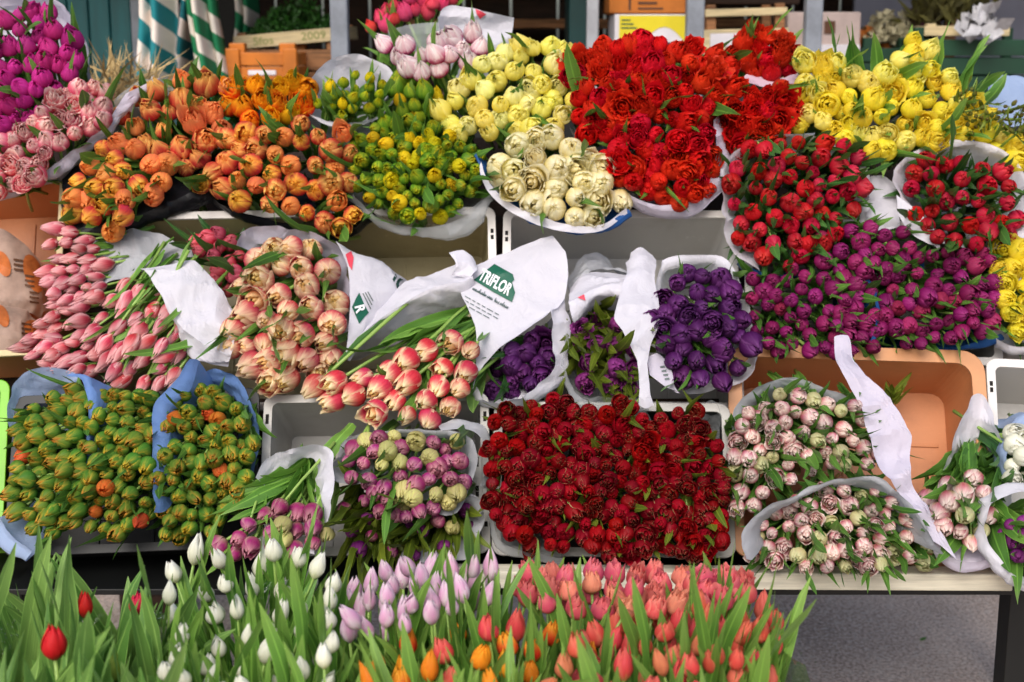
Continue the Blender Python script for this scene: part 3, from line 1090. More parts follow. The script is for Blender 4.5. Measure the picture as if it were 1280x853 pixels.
# printed paper bag in the left crate
bag = empty('paper_bag', at(-20, 440, rowM(440) + .02), 'crumpled kraft paper bag with orange oval prints inside the left crate', 'paper bag')
BT = (bag, bag.location.copy(), rowM)
s1 = sheet(BT, [[(-70, 300, .10), (-20, 285, .09), (15, 296, .07), (48, 330, .09), (62, 390, .13)],
                [(-70, 340, .05), (-20, 330, .03), (10, 335, .02), (40, 350, .05), (52, 390, .10)],
                [(-70, 385, .06), (-20, 380, .05), (15, 385, .05), (38, 392, .07), (50, 400, .11)]], 'bagpaper', 'bag_upper', crumple=.007, seed=71)
s2 = sheet(BT, [[(-70, 374, .06), (-20, 372, .05), (12, 380, .05), (40, 400, .08), (56, 432, .12)],
                [(-70, 410, .01), (-20, 408, .0), (12, 412, .0), (34, 420, .04), (50, 436, .09)],
                [(-70, 446, .02), (-20, 446, .02), (12, 446, .02), (34, 446, .04), (50, 448, .09)]], 'bagpaper', 'bag_lower', crumple=.007, seed=72)
for (cx, cy, rx, ry, ss) in ((42, 342, 12, 24, s1), (4, 330, 9, 16, s1), (3, 395, 8, 14, s2), (42, 412, 12, 12, s2)):
    P = [(cx + rx * math.cos(t * .3927) + ry * .25 * math.sin(t * .3927), cy + ry * math.sin(t * .3927)) for t in range(16)]
    decal([ss], bag, BT[1], 'oval_print', 'print_orange', *fill_poly(P), lift=.003)
for (cx, cy, ss) in ((24, 325, s1), (38, 345, s1), (44, 366, s1), (34, 405, s2)):
    for k in range(3):
        V, F = fill_poly([(cx - 7, cy + k * 6 - 2), (cx + 5, cy + k * 6), (cx + 5, cy + k * 6 + 2), (cx - 7, cy + k * 6 + 1)])
        decal([ss], bag, BT[1], 'print_line', 'print_brown', V, F, lift=.005)


# ================================================================== BUNCHES — top row
def wr(pts, off):
    return [(x, y, off) for x, y in pts]


t = bunch('magenta egg shaped tulips in white paper in the top left corner',
          [(-25, 20), (25, 8), (70, 15), (95, 55), (100, 92), (70, 122), (30, 172), (-25, 160)], 'egg', 'magenta', 26, rowT,
          axis=(.08, -.8, .7), bulge=.05, nleaf=1.6, leaf='leaf', size=1.12, dens=.86, l0=.12, lscale=1.05)
sheet(t, [wr([(-40, -18), (20, -12), (78, 0), (104, 48), (120, 118)], .03), wr([(-40, 20), (30, 12), (70, 25), (94, 66), (104, 118)], .10)], 'paper_lav', tie=(.5, .8), seed=1)
t = bunch('pink and white double tulips below the magenta bunch',
          [(95, 100), (142, 112), (132, 150), (100, 165), (66, 188), (42, 226), (0, 240), (-25, 235), (-25, 185), (10, 165), (45, 148), (72, 122)],
          ['double', 'egg'], 'pinkwhite', 26, rowT, axis=(.1, -.9, .35), prot=.08, nleaf=.8)
sheet(t, [wr([(158, 118), (130, 160), (82, 198), (34, 230), (-40, 248)], -.09), wr([(204, 98), (156, 150), (112, 190), (66, 228), (-40, 262)], -.06)],
      'paper_lav', tie=(.35, .7), seed=2)
t = bunch('orange tulips in clear wrap, upper left of the black foil',
          [(150, 140), (185, 102), (235, 98), (290, 108), (290, 150), (272, 190), (235, 214), (195, 190), (150, 168)], ['cup', 'egg', 'roundbud'], 'orange', 32, rowT, hs=.79, leaf='leaf', dens=.9,
          axis=(.05, -.75, .6), nleaf=3.4, size=1.1, prot=.04)
sheet(t, [wr([(120, 170), (140, 130), (175, 102), (205, 98)], .01), wr([(140, 190), (160, 150), (186, 118), (210, 112)], .03)], 'film', tie=(.5,), seed=3)
t = bunch('yellow orange double tulips at the lower left of the black foil',
          [(120, 168), (160, 180), (208, 205), (205, 240), (168, 258), (150, 290), (115, 288), (84, 265), (98, 215)], ['roundbud', 'cup', 'roundbud', 'egg'], 'orangeyellow', 29, rowT,
          axis=(-.15, -1, .05), prot=.09, nleaf=2.4, dens=.9, leaf='leaf')
sheet(t, [wr([(76, 206), (110, 172), (150, 176), (205, 200), (262, 196), (300, 150)], -.01),
          wr([(78, 250), (100, 292), (130, 282), (190, 262), (250, 235), (296, 180)], -.055),
          wr([(80, 268), (104, 304), (150, 290), (205, 270), (262, 254), (310, 215)], -.03)], 'paper_black', tie=(.4, .75), seed=4)
t = bunch('orange and pink tulips spilling to the right over black foil',
          [(292, 152), (330, 165), (372, 150), (432, 160), (440, 200), (432, 250), (456, 272), (430, 288), (392, 278), (330, 268), (285, 255), (248, 230), (272, 192)],
          ['cup', 'egg', 'roundbud', 'roundbud'], ['orangeyellow', 'orange'], 31, rowT, hs=.8, axis=(.05, -1, .12), prot=.08, nleaf=2.6, dens=.9)
sheet(t, [wr([(236, 222), (290, 258), (350, 274), (420, 288), (468, 268)], -.05), wr([(240, 244), (300, 272), (360, 286), (420, 298), (474, 276)], -.02)], 'paper_black', tie=(.35, .7), seed=5)
t = bunch('red orange tulips with yellow edges, behind the orange ones',
          [(280, 118), (320, 105), (345, 95), (382, 96), (386, 125), (360, 155), (322, 160), (290, 142)], ['cup', 'egg', 'double'], 'redorange', 29, rowT,
          axis=(0, -.8, .6), nleaf=1.0, prot=.04)
t = bunch('small lime green spiky buds in a white paper cone',
          [(388, 128), (420, 98), (458, 90), (484, 106), (472, 132), (432, 148)], 'greenbud', 'limebud', 19, rowT, axis=(.1, -.75, .65), leaf='leaf_fresh', nleaf=2.2,
          l0=.10, lscale=0.86, size=.9, prot=.05)
sheet(t, [wr([(374, 122), (396, 86), (440, 66), (474, 76), (493, 98), (490, 132), (462, 156), (416, 162), (384, 146)], -.04),
          wr([(380, 124), (400, 95), (440, 80), (470, 88), (486, 104), (482, 130), (456, 148), (418, 152), (390, 140)], -.02)], 'paper', closed=True, tie=(.35, .7), seed=6)
t = bunch('green and yellow tightly closed double tulips, centre left of the top row',
          [(438, 168), (482, 150), (530, 150), (560, 168), (600, 182), (600, 240), (562, 272), (492, 270), (446, 238)], ['roundbud', 'greenbud'], 'greenyellow', 21.5, rowT,
          axis=(0, -1, .15), leaf='leaf', nleaf=1.6, l0=.12, lscale=0.97, prot=.07, size=1.05)
sheet(t, [wr([(430, 165), (434, 225), (462, 266), (520, 284), (580, 270), (612, 240)], -.08), wr([(424, 165), (428, 232), (458, 274), (520, 296), (586, 288), (616, 250)], -.06)],
      'film', tie=(.35, .7), seed=7)
sheet(t, [wr([(556, 268), (585, 262), (612, 244)], -.05), wr([(562, 296), (578, 286), (604, 262)], -.03)], 'film', seed=8, n=20)
t = bunch('green yellow buds with upright leaves just left of the pale yellow tulips',
          [(492, 100), (520, 88), (545, 110), (545, 148), (500, 150)], ['greenbud'], 'greenyellow', 25, rowT, axis=(0, -.6, .8), leaf='leaf_fresh', nleaf=3, l0=.12, lscale=.85, prot=.02)
t = bunch('white tulips with pink flames in front of white paper at the top',
          [(472, 58), (500, 48), (540, 58), (555, 42), (590, 34), (608, 60), (592, 80), (560, 76), (530, 96)], 'egg', 'whitepink', 29, rowT,
          axis=(-.1, -.7, .65), nleaf=1.0, leaf='leaf_fresh', prot=.03)
sheet(t, [wr([(546, 22), (560, 8), (600, 12), (644, 22)], .06), wr([(552, 44), (566, 34), (604, 36), (640, 48)], .09), wr([(548, 70), (570, 60), (612, 66), (638, 76)], .11)],
      'paper', tie=(.4, .7), seed=9)
f_ = [o for o in t[0].children if o.name.startswith('wrapping_paper')]
decal(f_, t[0], t[1], 'red_print', 'print_red', *fill_poly([(594, 11), (606, 10), (608, 18), (600, 24), (596, 18)]), lift=.004)
sheet(t, [wr([(484, 38), (516, 30), (548, 28)], .07), wr([(490, 66), (520, 64), (552, 64)], .10)], 'film', seed=10, n=24)
t = bunch('coral pink tulips far back at the top, left of the white paper',
          [(462, 34), (480, 8), (520, -8), (575, -6), (548, 14), (500, 28)], 'egg', 'coralfar', 20, lambda y: rowT(y) + .28, axis=(0, -.5, .9), nleaf=2.0, leaf='leaf_fresh', prot=.0, lscale=.9)
t = bunch('pale yellow tulips between the green buds and the red ones',
          [(545, 152), (560, 112), (590, 78), (625, 62), (660, 50), (702, 55), (722, 92), (716, 150), (690, 162), (650, 166), (600, 166), (570, 168)],
          ['cup', 'egg', 'roundbud'], ['yellow', 'paleyellow', 'yellow'], 30, rowT, hs=.79, axis=(0, -.9, .4), nleaf=.9, leaf='leaf', prot=.05, size=1.1)
t = bunch('cream white double tulips in blue edged paper',
          [(606, 206), (640, 180), (690, 168), (732, 184), (756, 215), (780, 258), (742, 276), (692, 270), (650, 244), (616, 222)], ['roundbud', 'double', 'cup', 'egg'], 'cream', 34, rowT,
          axis=(.02, -1, .1), nleaf=.5, prot=.10, size=1.12)
sheet(t, [wr([(597, 192), (612, 228), (648, 262), (700, 281), (748, 284), (784, 262)], -.10), wr([(596, 196), (610, 234), (646, 267), (702, 286), (752, 287), (786, 265)], -.095)],
      'paper_deepblue', tie=(.3, .7), seed=11)
sheet(t, [wr([(600, 200), (616, 234), (650, 262), (700, 280), (748, 283), (782, 262)], -.115), wr([(598, 206), (612, 242), (648, 272), (702, 290), (750, 290), (784, 268)], -.112)], 'paper', name='inner_paper', seed=12)
t = bunch('big bunch of scarlet frilled tulips in white paper, centre of the top row',
          [(716, 82), (745, 58), (790, 46), (830, 50), (880, 55), (918, 75), (922, 110), (888, 132), (878, 150), (893, 200), (884, 240), (836, 260), (784, 235), (756, 200), (722, 152), (717, 110)],
          ['roundbud', 'double', 'roundbud', 'cup', 'frill'], 'red', 29, rowT, hs=.78, axis=(0, -.95, .3), nleaf=.8, prot=.09, bulge=.06, size=1.15, leaf='leaf')
sheet(t, [wr([(721, 164), (750, 206), (786, 240), (832, 256), (872, 244), (890, 212), (894, 150)], -.10),
          wr([(714, 158), (738, 206), (775, 246), (822, 270), (872, 266), (906, 236), (908, 186), (896, 142)], -.07)], 'paper_lav', tie=(.3, .7), seed=13)
t = bunch('small bunch of scarlet tulips with leaves standing behind the pink edged bunch',
          [(912, 58), (940, 40), (978, 48), (998, 75), (988, 92), (930, 90)], ['frill', 'double'], 'red', 26, lambda y: rowT(y) + .06, axis=(0, -.7, .6), nleaf=1.4, leaf='leaf_fresh', prot=.03)
t = bunch('scarlet tulips in pink edged paper left of the yellow bunch',
          [(932, 112), (985, 108), (1000, 125), (978, 168), (928, 192), (905, 182), (895, 152)], ['frill', 'double'], 'red', 29, rowT, axis=(0, -.95, .3), nleaf=.4, prot=.07)
sheet(t, [wr([(922, 118), (938, 104), (968, 108), (1002, 104)], -.02), wr([(920, 104), (936, 89), (966, 96), (1002, 95)], .0), wr([(918, 112), (936, 98), (966, 104), (1002, 102)], .03)],
      'paper_pink', tie=(.5,), seed=14)
t = bunch('golden yellow tulips with tall leaves at the right of the top row',
          [(985, 155), (1000, 122), (998, 76), (1025, 70), (1080, 92), (1120, 84), (1135, 50), (1165, 56), (1182, 92), (1206, 115), (1240, 140), (1265, 170), (1285, 200), (1262, 215),
           (1240, 180), (1150, 175), (1110, 195), (1060, 178), (1020, 160)], ['cup', 'egg', 'roundbud', 'cup', 'double'], ['golden', 'golden', 'yellow'], 29, rowT, hs=.79, axis=(.05, -.9, .4), nleaf=1.4,
          leaf='leaf_fresh', prot=.06, bulge=.05, size=1.12)
rr = random.Random(5)
for (x, y, dx, dz) in ((1075, 95, -.35, 1), (1095, 100, -.2, 1), (1060, 100, -.1, 1), (1165, 95, .1, 1), (1195, 110, .5, 1), (1215, 120, .7, 1), (1225, 130, .9, .9), (1205, 100, .35, 1), (1040, 80, -.2, 1)):
    lf = bpy.data.objects.new('leaf', leaf_mesh(rr.choice((0, 1, 3)), 'leaf_fresh'))
    lf.rotation_mode = 'QUATERNION'
    lf.rotation_quaternion = quat(Vector((dx, -.25, dz)), rr)
    lf.location = at(x, y, rowT(y) - .02) - t[1] - Vector((dx, 0, dz)).normalized() * .06
    lf.scale = (1.1, 1.25, .85)
    link(lf, t[0])
t = bunch('rose red buds with dark leaves in white paper, left one of two',
          [(912, 205), (944, 180), (1020, 172), (1066, 184), (1084, 215), (1076, 268), (1040, 300), (990, 338), (928, 318), (906, 262)], 'roundbud', 'rosered', 27, rowT,
          axis=(0, -1, .15), leaf='leaf_dark', nleaf=5, l0=.10, lscale=.86, prot=.12, size=1.0, dens=.9)
sheet(t, [wr([(948, 340), (914, 312), (903, 258), (904, 210), (926, 182), (972, 168), (1036, 168), (1074, 186), (1088, 232), (1078, 282)], -.11),
          wr([(946, 332), (918, 306), (909, 258), (910, 214), (930, 188), (972, 175), (1034, 175), (1068, 192), (1080, 232), (1072, 276)], -.09)], 'paper', tie=(.35, .7), seed=15)
t2 = t
t = bunch('rose red buds with many dark leaves in white paper, right one of two',
          [(1126, 228), (1156, 198), (1200, 198), (1252, 206), (1276, 246), (1270, 292), (1216, 308), (1172, 298), (1138, 266)], ['roundbud', 'egg'], 'rosered', 27, rowT, dens=.95,
          axis=(-.1, -1, .1), leaf='leaf_dark', nleaf=6, l0=.10, lscale=.9, prot=.12, size=1.08)
sheet(t, [wr([(1116, 214), (1140, 191), (1185, 175), (1236, 179), (1272, 204), (1290, 246), (1284, 294), (1232, 313), (1176, 306), (1162, 280), (1128, 262)], -.10),
          wr([(1124, 220), (1146, 202), (1186, 190), (1232, 194), (1262, 214), (1278, 248), (1270, 286), (1228, 302), (1182, 297), (1160, 274), (1134, 256)], -.08)],
      'paper', closed=True, tie=(.35, .7), seed=16)
sheet(t, [wr([(1120, 244), (1142, 262), (1164, 284), (1178, 308)], -.13), wr([(1122, 268), (1136, 290), (1156, 304), (1174, 308)], -.125)], 'paper', name='folded_flap', seed=17, n=24)
sheet(t2, [wr([(1080, 224), (1100, 222), (1120, 232)], -.03), wr([(1076, 258), (1098, 262), (1122, 266)], -.06), wr([(1082, 284), (1100, 290), (1122, 286)], -.05)], 'paper',
      name='twisted_paper', seed=18, n=24, crumple=.014)
t = bunch('budding brown green branches in pale blue paper at the right edge',
          [(1190, 116), (1215, 108), (1228, 130), (1260, 165), (1290, 170), (1290, 130), (1262, 128), (1235, 150), (1215, 168)], 'bud', 'berry', 12, rowT, axis=(0, -.8, .5), nleaf=1,
          lscale=.35, l0=.03, prot=.10, size=.62, leaf='leaf_olive', jit=.4)
sheet(t, [wr([(1222, 190), (1236, 140), (1262, 158), (1300, 150)], .02), wr([(1228, 150), (1234, 100), (1262, 93), (1300, 104)], .05), wr([(1232, 160), (1240, 108), (1264, 100), (1300, 110)], .09)],
      'paper_paleblue', tie=(.5,), seed=19)

# ================================================================== BUNCHES — middle row
t = bunch('long pink striped buds stacked in a column at the left edge of the stall',
          [(66, 288), (92, 284), (112, 300), (132, 330), (126, 362), (106, 400), (132, 432), (128, 472), (80, 462), (34, 446), (30, 420), (60, 398), (60, 350)], 'long', 'pinkstripe', 25, rowM,
          axis=(-.85, -.95, -.12), prot=.07, nleaf=.5, leaf='leaf', size=.98, fan=.2, aspect=.8, stem=.1, l0=.09, lscale=.7)
t = bunch('long pink striped buds lying with tips down left in white paper',
          [(128, 372), (165, 350), (190, 368), (214, 384), (236, 425), (226, 466), (190, 486), (164, 480), (128, 462), (114, 420)], 'long', 'pinkstripe', 27, rowM,
          axis=(-.55, -.65, -.6), prot=.09, nleaf=1.6, leaf='leaf_fresh', size=1.02, fan=.25, l0=.12, lscale=.85, stem=.14)
sheet(t, [wr([(176, 338), (212, 334), (246, 332), (290, 386)], -.12), wr([(190, 352), (226, 366), (262, 392), (292, 412)], -.14),
          wr([(214, 388), (228, 408), (252, 430), (288, 444)], -.14), wr([(238, 440), (246, 448), (262, 452), (286, 458)], -.10)], 'paper', seed=20, crumple=.009)
sheet(t, [wr([(118, 296), (150, 288), (190, 290), (238, 308)], -.02), wr([(114, 340), (150, 330), (190, 326), (246, 334)], -.05), wr([(104, 382), (130, 362), (160, 346), (184, 342)], -.07)],
      'paper_grey', name='grey_sheet', seed=21, crumple=.008)
t = bunch('small red pink buds with dark leaves beside the pink and cream bunch',
          [(240, 302), (275, 292), (302, 312), (296, 340), (282, 376), (256, 366), (262, 330)], 'egg', 'bloodpink', 24, rowM, axis=(-.3, -.9, .35), nleaf=2.2, leaf='leaf_dark', l0=.13, lscale=1.10, prot=.05)
t = bunch('pink and cream double tulips in printed white paper',
          [(302, 336), (340, 312), (380, 304), (412, 322), (420, 360), (418, 412), (416, 450), (400, 478), (342, 482), (304, 452), (280, 432), (292, 380)], ['cup', 'roundbud', 'cup', 'egg'], 'pinkcream', 33, rowM, hs=.92,
          axis=(-.25, -1, .0), nleaf=1.8, prot=.10, bulge=.05, size=1.12)
sheet(t, [wr([(290, 310), (300, 288), (330, 280), (372, 286), (412, 300), (434, 324), (440, 372), (438, 430)], -.08),
          wr([(298, 330), (310, 306), (335, 300), (372, 300), (406, 312), (426, 334), (434, 376), (432, 424)], -.04)], 'paper_lav', tie=(.4, .7), seed=22)
pr = sheet(t, [wr([(420, 300), (434, 330), (438, 372), (437, 410), (432, 446)], -.115), wr([(446, 316), (460, 340), (464, 372), (458, 404), (446, 436)], -.10),
               wr([(474, 326), (494, 342), (498, 366), (486, 392), (462, 424)], -.06), wr([(494, 340), (510, 350), (512, 366), (500, 388), (474, 420)], -.0)], 'paper', name='printed_paper', seed=23, crumple=.004)
dp = [pr]
decal(dp, t[0], t[1], 'badge', 'print_green', *fill_poly([(449, 366), (456, 382), (461, 391), (456, 396), (449, 405), (445, 396), (440, 384), (445, 373)]), lift=.002)
V, F = place_text('R', 449.5, 386, 17, 75, sx=.9, bold=.03)
decal(dp, t[0], t[1], 'lettering', 'print_white', V, F, lift=.004)
for k in range(3):
    decal(dp, t[0], t[1], 'print_line', 'print_grey', *fill_poly([(453 + k * 3, 367 - k * 1), (454.2 + k * 3, 366.5 - k), (464 + k * 1.4, 386 - k * 5), (463 + k * 1.4, 387 - k * 5)]), lift=.003)
V, F = place_text('RO', 500, 350, 24, 62, sx=.9, bold=.03)
decal(dp, t[0], t[1], 'lettering', 'print_dark', V, F, lift=.003)
decal(dp, t[0], t[1], 'red_print', 'print_red', *fill_poly([(432, 318), (439, 314), (442, 322), (440, 338), (436, 332)]), lift=.003)
# bicolour red and cream
t = bunch('red and cream bicolour tulips with long leaves, in a large white paper fold',
          [(392, 482), (422, 472), (452, 472), (480, 464), (520, 440), (560, 424), (590, 436), (592, 480), (576, 506), (540, 530), (500, 530), (450, 520), (405, 500)], ['egg', 'cup'], ['redcream', 'redcream', 'pinkcream'], 33, rowM, hs=.88, dens=.9,
          T=(640, 372, .06), prot=.12, bulge=.03, nleaf=1.0, leaf='leaf', size=1.08, l0=.16, lscale=1.0, stem=.2, jit=.1)
rr = random.Random(8)
for k in range(24):   # the long leaves that fan out over the paper
    f = k / 23
    p0 = at(606 - 26 * f + rr.uniform(-8, 8), 396 - 34 * f + rr.uniform(-6, 14) + 24, rowM(390) - .03 - .03 * rr.random())
    tx, ty = 392 + 190 * (1 - f) ** 1.0 + rr.uniform(-18, 18), 540 - 70 * f + rr.uniform(-12, 18) - (30 if k % 3 else 0)
    p1 = at(tx, ty, rowM(ty) - .14)
    d = p1 - p0
    lf = bpy.data.objects.new('leaf', leaf_mesh(rr.choice((1, 3, 0)), rr.choice(('leaf', 'leaf_fresh', 'leaf_blue'))))
    lf.rotation_mode = 'QUATERNION'
    lf.rotation_quaternion = quat(d, rr)
    lf.location = p0 - t[1]
    s = min(1.35, max(.55, d.length / .2)) * rr.uniform(.7, 1.0)
    lf.scale = (s, rr.uniform(1.3, 1.9), s)
    link(lf, t[0])
sheet(t, [wr([(436, 452), (440, 428), (456, 400), (500, 360), (552, 338), (580, 328), (592, 332)], -.06),
          wr([(437, 452), (444, 434), (466, 406), (510, 376), (552, 358), (580, 352), (592, 346)], -.10),
          wr([(438, 452), (446, 438), (472, 412), (514, 386), (554, 372), (582, 364), (594, 356)], -.075),
          wr([(442, 452), (456, 444), (486, 430), (524, 404), (560, 388), (590, 380), (606, 366)], -.01)], 'paper', tie=(.3, .6), seed=24, crumple=.006)
sheet(t, [wr([(562, 322), (574, 318), (586, 322), (594, 332)], -.08), wr([(570, 334), (580, 332), (588, 336), (594, 344)], -.09), wr([(564, 346), (576, 348), (584, 350), (592, 354)], -.08)],
      'paper', name='twisted_paper', seed=25, n=24, crumple=.012)
# dark purple in logo paper
t = bunch('dark purple tulips deep inside the white paper with the green logo',
          [(610, 492), (618, 462), (650, 428), (676, 418), (690, 440), (682, 474), (652, 490), (628, 502)], ['roundbud', 'egg', 'double'], 'purple', 29, lambda y: rowM(y) + .03, axis=(0, -1, .1), leaf='leaf_dark',
          nleaf=1.2, prot=.06, lscale=1.10)
lg = sheet(t, [wr([(570, 352), (592, 334), (618, 322), (650, 308), (690, 296)], -.09), wr([(577, 368), (605, 352), (640, 338), (676, 322), (707, 316)], -.115),
               wr([(586, 388), (616, 376), (650, 362), (684, 350), (710, 344)], -.12), wr([(594, 410), (620, 400), (648, 390), (680, 378), (706, 372)], -.125),
               wr([(596, 440), (612, 430), (636, 418), (664, 404), (696, 386)], -.13), wr([(593, 492), (600, 468), (622, 440), (650, 420), (690, 390)], -.14)],
           'paper', name='logo_paper', seed=26, crumple=.0035, n=60)
sheet(t, [wr([(593, 484), (608, 500), (640, 500), (676, 482), (692, 452), (690, 410), (688, 388)], -.14), wr([(592, 492), (606, 508), (646, 508), (688, 488), (708, 456), (712, 408), (706, 372)], -.11)],
      'paper', tie=(.3, .7), seed=27)
dl = [lg]
LT = (t[0], t[1])
decal(dl, *LT, 'logo_panel', 'print_green', *fill_poly([(592, 350), (605, 340), (618, 330), (641, 343), (643, 350), (640, 353), (644, 366), (640, 378), (616, 365)], 6), lift=.002)
V, F = place_text('TRIFLOR', 619, 353.4, 21, 29, sx=.53, bold=.03)
decal(dl, *LT, 'lettering', 'print_white', V, F, lift=.004)
rr = random.Random(3)
ux, uy, vx, vy = .875, .485, -.485, .875      # along and across the printed lines
for k in range(44):     # cursive line below the logo
    if k in (17, 25, 26, 33):
        continue
    x, y = 590 + k * 1.15 * ux, 362 + k * 1.15 * uy
    hh = 5.5 if k in (8, 13, 27, 37) else rr.uniform(2.0, 3.2)
    decal(dl, *LT, 'script_line', 'print_dark', *fill_poly([(x, y), (x + .9, y + .3), (x + 1.0 - vx * hh, y + .1 - vy * hh), (x + .3 - vx * hh, y - vy * hh)]), lift=.003)
for k in range(3):      # address lines
    x0 = 0
    while x0 < 50 - k * 5:
        w_ = rr.uniform(4, 9)
        bx, by = 583 + x0 * ux + (6 + k * 5) * vx * .6, 368 + x0 * uy + (2 + k * 5.2) * vy
        decal(dl, *LT, 'print_line', 'print_grey', *fill_poly([(bx, by), (bx + w_ * ux, by + w_ * uy), (bx + w_ * ux + vx, by + w_ * uy + vy), (bx + vx, by + vy)]), lift=.003)
        x0 += w_ + 2.2
# purple with olive leaves
t = bunch('plum tulips among olive leaves under a twisted white paper',
          [(718, 420), (742, 386), (782, 392), (798, 430), (798, 480), (762, 496), (726, 482), (714, 450)], ['frill', 'double'], 'plum', 31, rowM, axis=(0, -1, -.05), leaf='leaf_olive', nleaf=8.0,
          l0=.11, lscale=1.12, prot=.06, lvars=(0, 2, 3, 5), size=.86, ltilt=(-.25, .35), dens=.92, lw=.7, fan=.5)
sheet(t, [wr([(712, 352), (728, 328), (752, 320), (778, 340)], .03), wr([(712, 368), (734, 346), (764, 342), (792, 350)], -.02)], 'paper_grey', name='grey_sheet', seed=28, crumple=.012)
sheet(t, [wr([(712, 360), (736, 342), (770, 340), (796, 348)], -.05), wr([(711, 382), (738, 362), (768, 356), (790, 362)], -.11), wr([(714, 402), (740, 376), (766, 369), (786, 374)], -.10)],
      'paper', tie=(.5,), seed=29, crumple=.009)
sheet(t, [wr([(784, 330), (800, 310), (818, 328)], -.07), wr([(783, 346), (800, 340), (816, 350)], -.11), wr([(774, 372), (797, 372), (824, 386)], -.14),
          wr([(768, 400), (794, 402), (826, 404)], -.15), wr([(778, 416), (797, 430), (814, 432)], -.15), wr([(796, 452), (803, 456), (809, 456)], -.15),
          wr([(800, 486), (807, 490), (813, 490)], -.15), wr([(800, 507), (808, 511), (817, 507)], -.14)], 'paper', name='twisted_paper', seed=30, n=20, crumple=.007)
sheet(t, [wr([(712, 420), (708, 455), (722, 490), (760, 505), (806, 508)], -.10), wr([(706, 420), (702, 458), (718, 498), (760, 514), (812, 512)], -.08)], 'film', tie=(.4, .7), seed=31)
decal([o for o in t[0].children if o.name.startswith('wrapping')], t[0], t[1], 'red_print', 'print_red', *fill_poly([(722, 372), (730, 368), (732, 376)]), lift=.004)
t = bunch('bright purple double tulips in white paper, right one of the purple bunches',
          [(820, 368), (850, 338), (896, 344), (920, 372), (942, 430), (930, 466), (892, 482), (846, 484), (826, 454), (812, 410)], ['roundbud', 'egg', 'double'], 'purple', 31, rowM,
          axis=(0, -1, .05), dens=.8, leaf='leaf', nleaf=1.8, lscale=.85, l0=.10, prot=.12, size=1.1)
sheet(t, [wr([(822, 342), (836, 322), (880, 318), (908, 324), (926, 350), (940, 400), (946, 440), (938, 470), (900, 488), (862, 492), (836, 476), (818, 446)], -.09),
          wr([(830, 356), (846, 340), (880, 336), (902, 342), (918, 362), (930, 402), (936, 438), (928, 462), (894, 478), (862, 481), (842, 468), (826, 440)], -.07)], 'paper', closed=True,
      tie=(.35, .7), seed=32, n=60)
sheet(t, [wr([(808, 446), (824, 442), (838, 462), (846, 484)], -.125), wr([(812, 470), (822, 478), (834, 486), (850, 490)], -.12)], 'paper_lav', name='folded_flap', seed=33, n=24)
for k in range(4):
    fl_ = [o for o in t[0].children if o.name.startswith('folded_flap')]
    V, F = fill_poly([(825 + k * 2, 458 + k * 5), (831 + k * 2, 457 + k * 5), (831 + k * 2, 459.5 + k * 5), (825 + k * 2, 460 + k * 5)])
    decal(fl_, t[0], t[1], 'print_line', 'print_grey', V, F, lift=.003)
# magenta field
for (lab, poly, seed) in (
        ('magenta purple buds, left bunch directly above the empty part of the peach crate', [(936, 346), (990, 336), (1040, 346), (1092, 350), (1098, 400), (1092, 436), (1030, 442), (975, 442), (944, 430)], 34),
        ('magenta purple buds, upper bunch touching the left rose red bunch', [(1000, 322), (1020, 290), (1070, 284), (1126, 284), (1142, 315), (1132, 342), (1080, 346), (1030, 336)], 35),
        ('magenta purple buds, right bunch next to the yellow tulips at the edge', [(1104, 350), (1150, 320), (1200, 312), (1252, 320), (1256, 360), (1242, 410), (1200, 426), (1130, 432), (1098, 410)], 36)):
    t = bunch(lab, poly, ['roundbud', 'egg'], 'purplepink', 24.5, rowM, axis=(.12, -1, .1), leaf='leaf', nleaf=3.6, l0=.10, lscale=.8, prot=.09, size=1.04, dens=.86)
    if seed == 34:
        sheet(t, [wr([(1058, 344), (1086, 352), (1096, 380), (1090, 434)], -.12), wr([(1060, 341), (1090, 349), (1099, 381), (1093, 436)], -.105)], 'paper_deepblue', tie=(.4,), seed=seed, n=24)
        sheet(t, [wr([(925, 324), (960, 340), (1010, 336)], -.07), wr([(920, 334), (958, 352), (1010, 344)], -.04)], 'paper_deepblue', tie=(.4,), seed=seed + 40, n=24)
    if seed == 36:
        sheet(t, [wr([(1136, 306), (1150, 316), (1160, 330)], -.08), wr([(1134, 324), (1146, 332), (1156, 340)], -.06)], 'paper_deepblue', tie=(.4,), seed=seed, n=20)
        sheet(t, [wr([(1060, 438), (1140, 436), (1210, 430), (1250, 416)], -.06), wr([(1066, 446), (1140, 444), (1212, 438), (1254, 424)], -.04)], 'paper_deepblue', tie=(.4,), seed=seed + 40, n=30)
t = bunch('golden yellow double tulips cut off by the right edge, beside the magenta buds',
          [(1250, 312), (1300, 305), (1300, 420), (1262, 418), (1248, 380)], ['double', 'cup'], 'golden', 28, rowM, prot=.07, nleaf=.8, leaf='leaf_dark')
sheet(t, [wr([(1246, 418), (1270, 430), (1310, 430)], -.08), wr([(1246, 430), (1270, 442), (1310, 442)], -.05)], 'paper', tie=(.5,), seed=37, n=20)

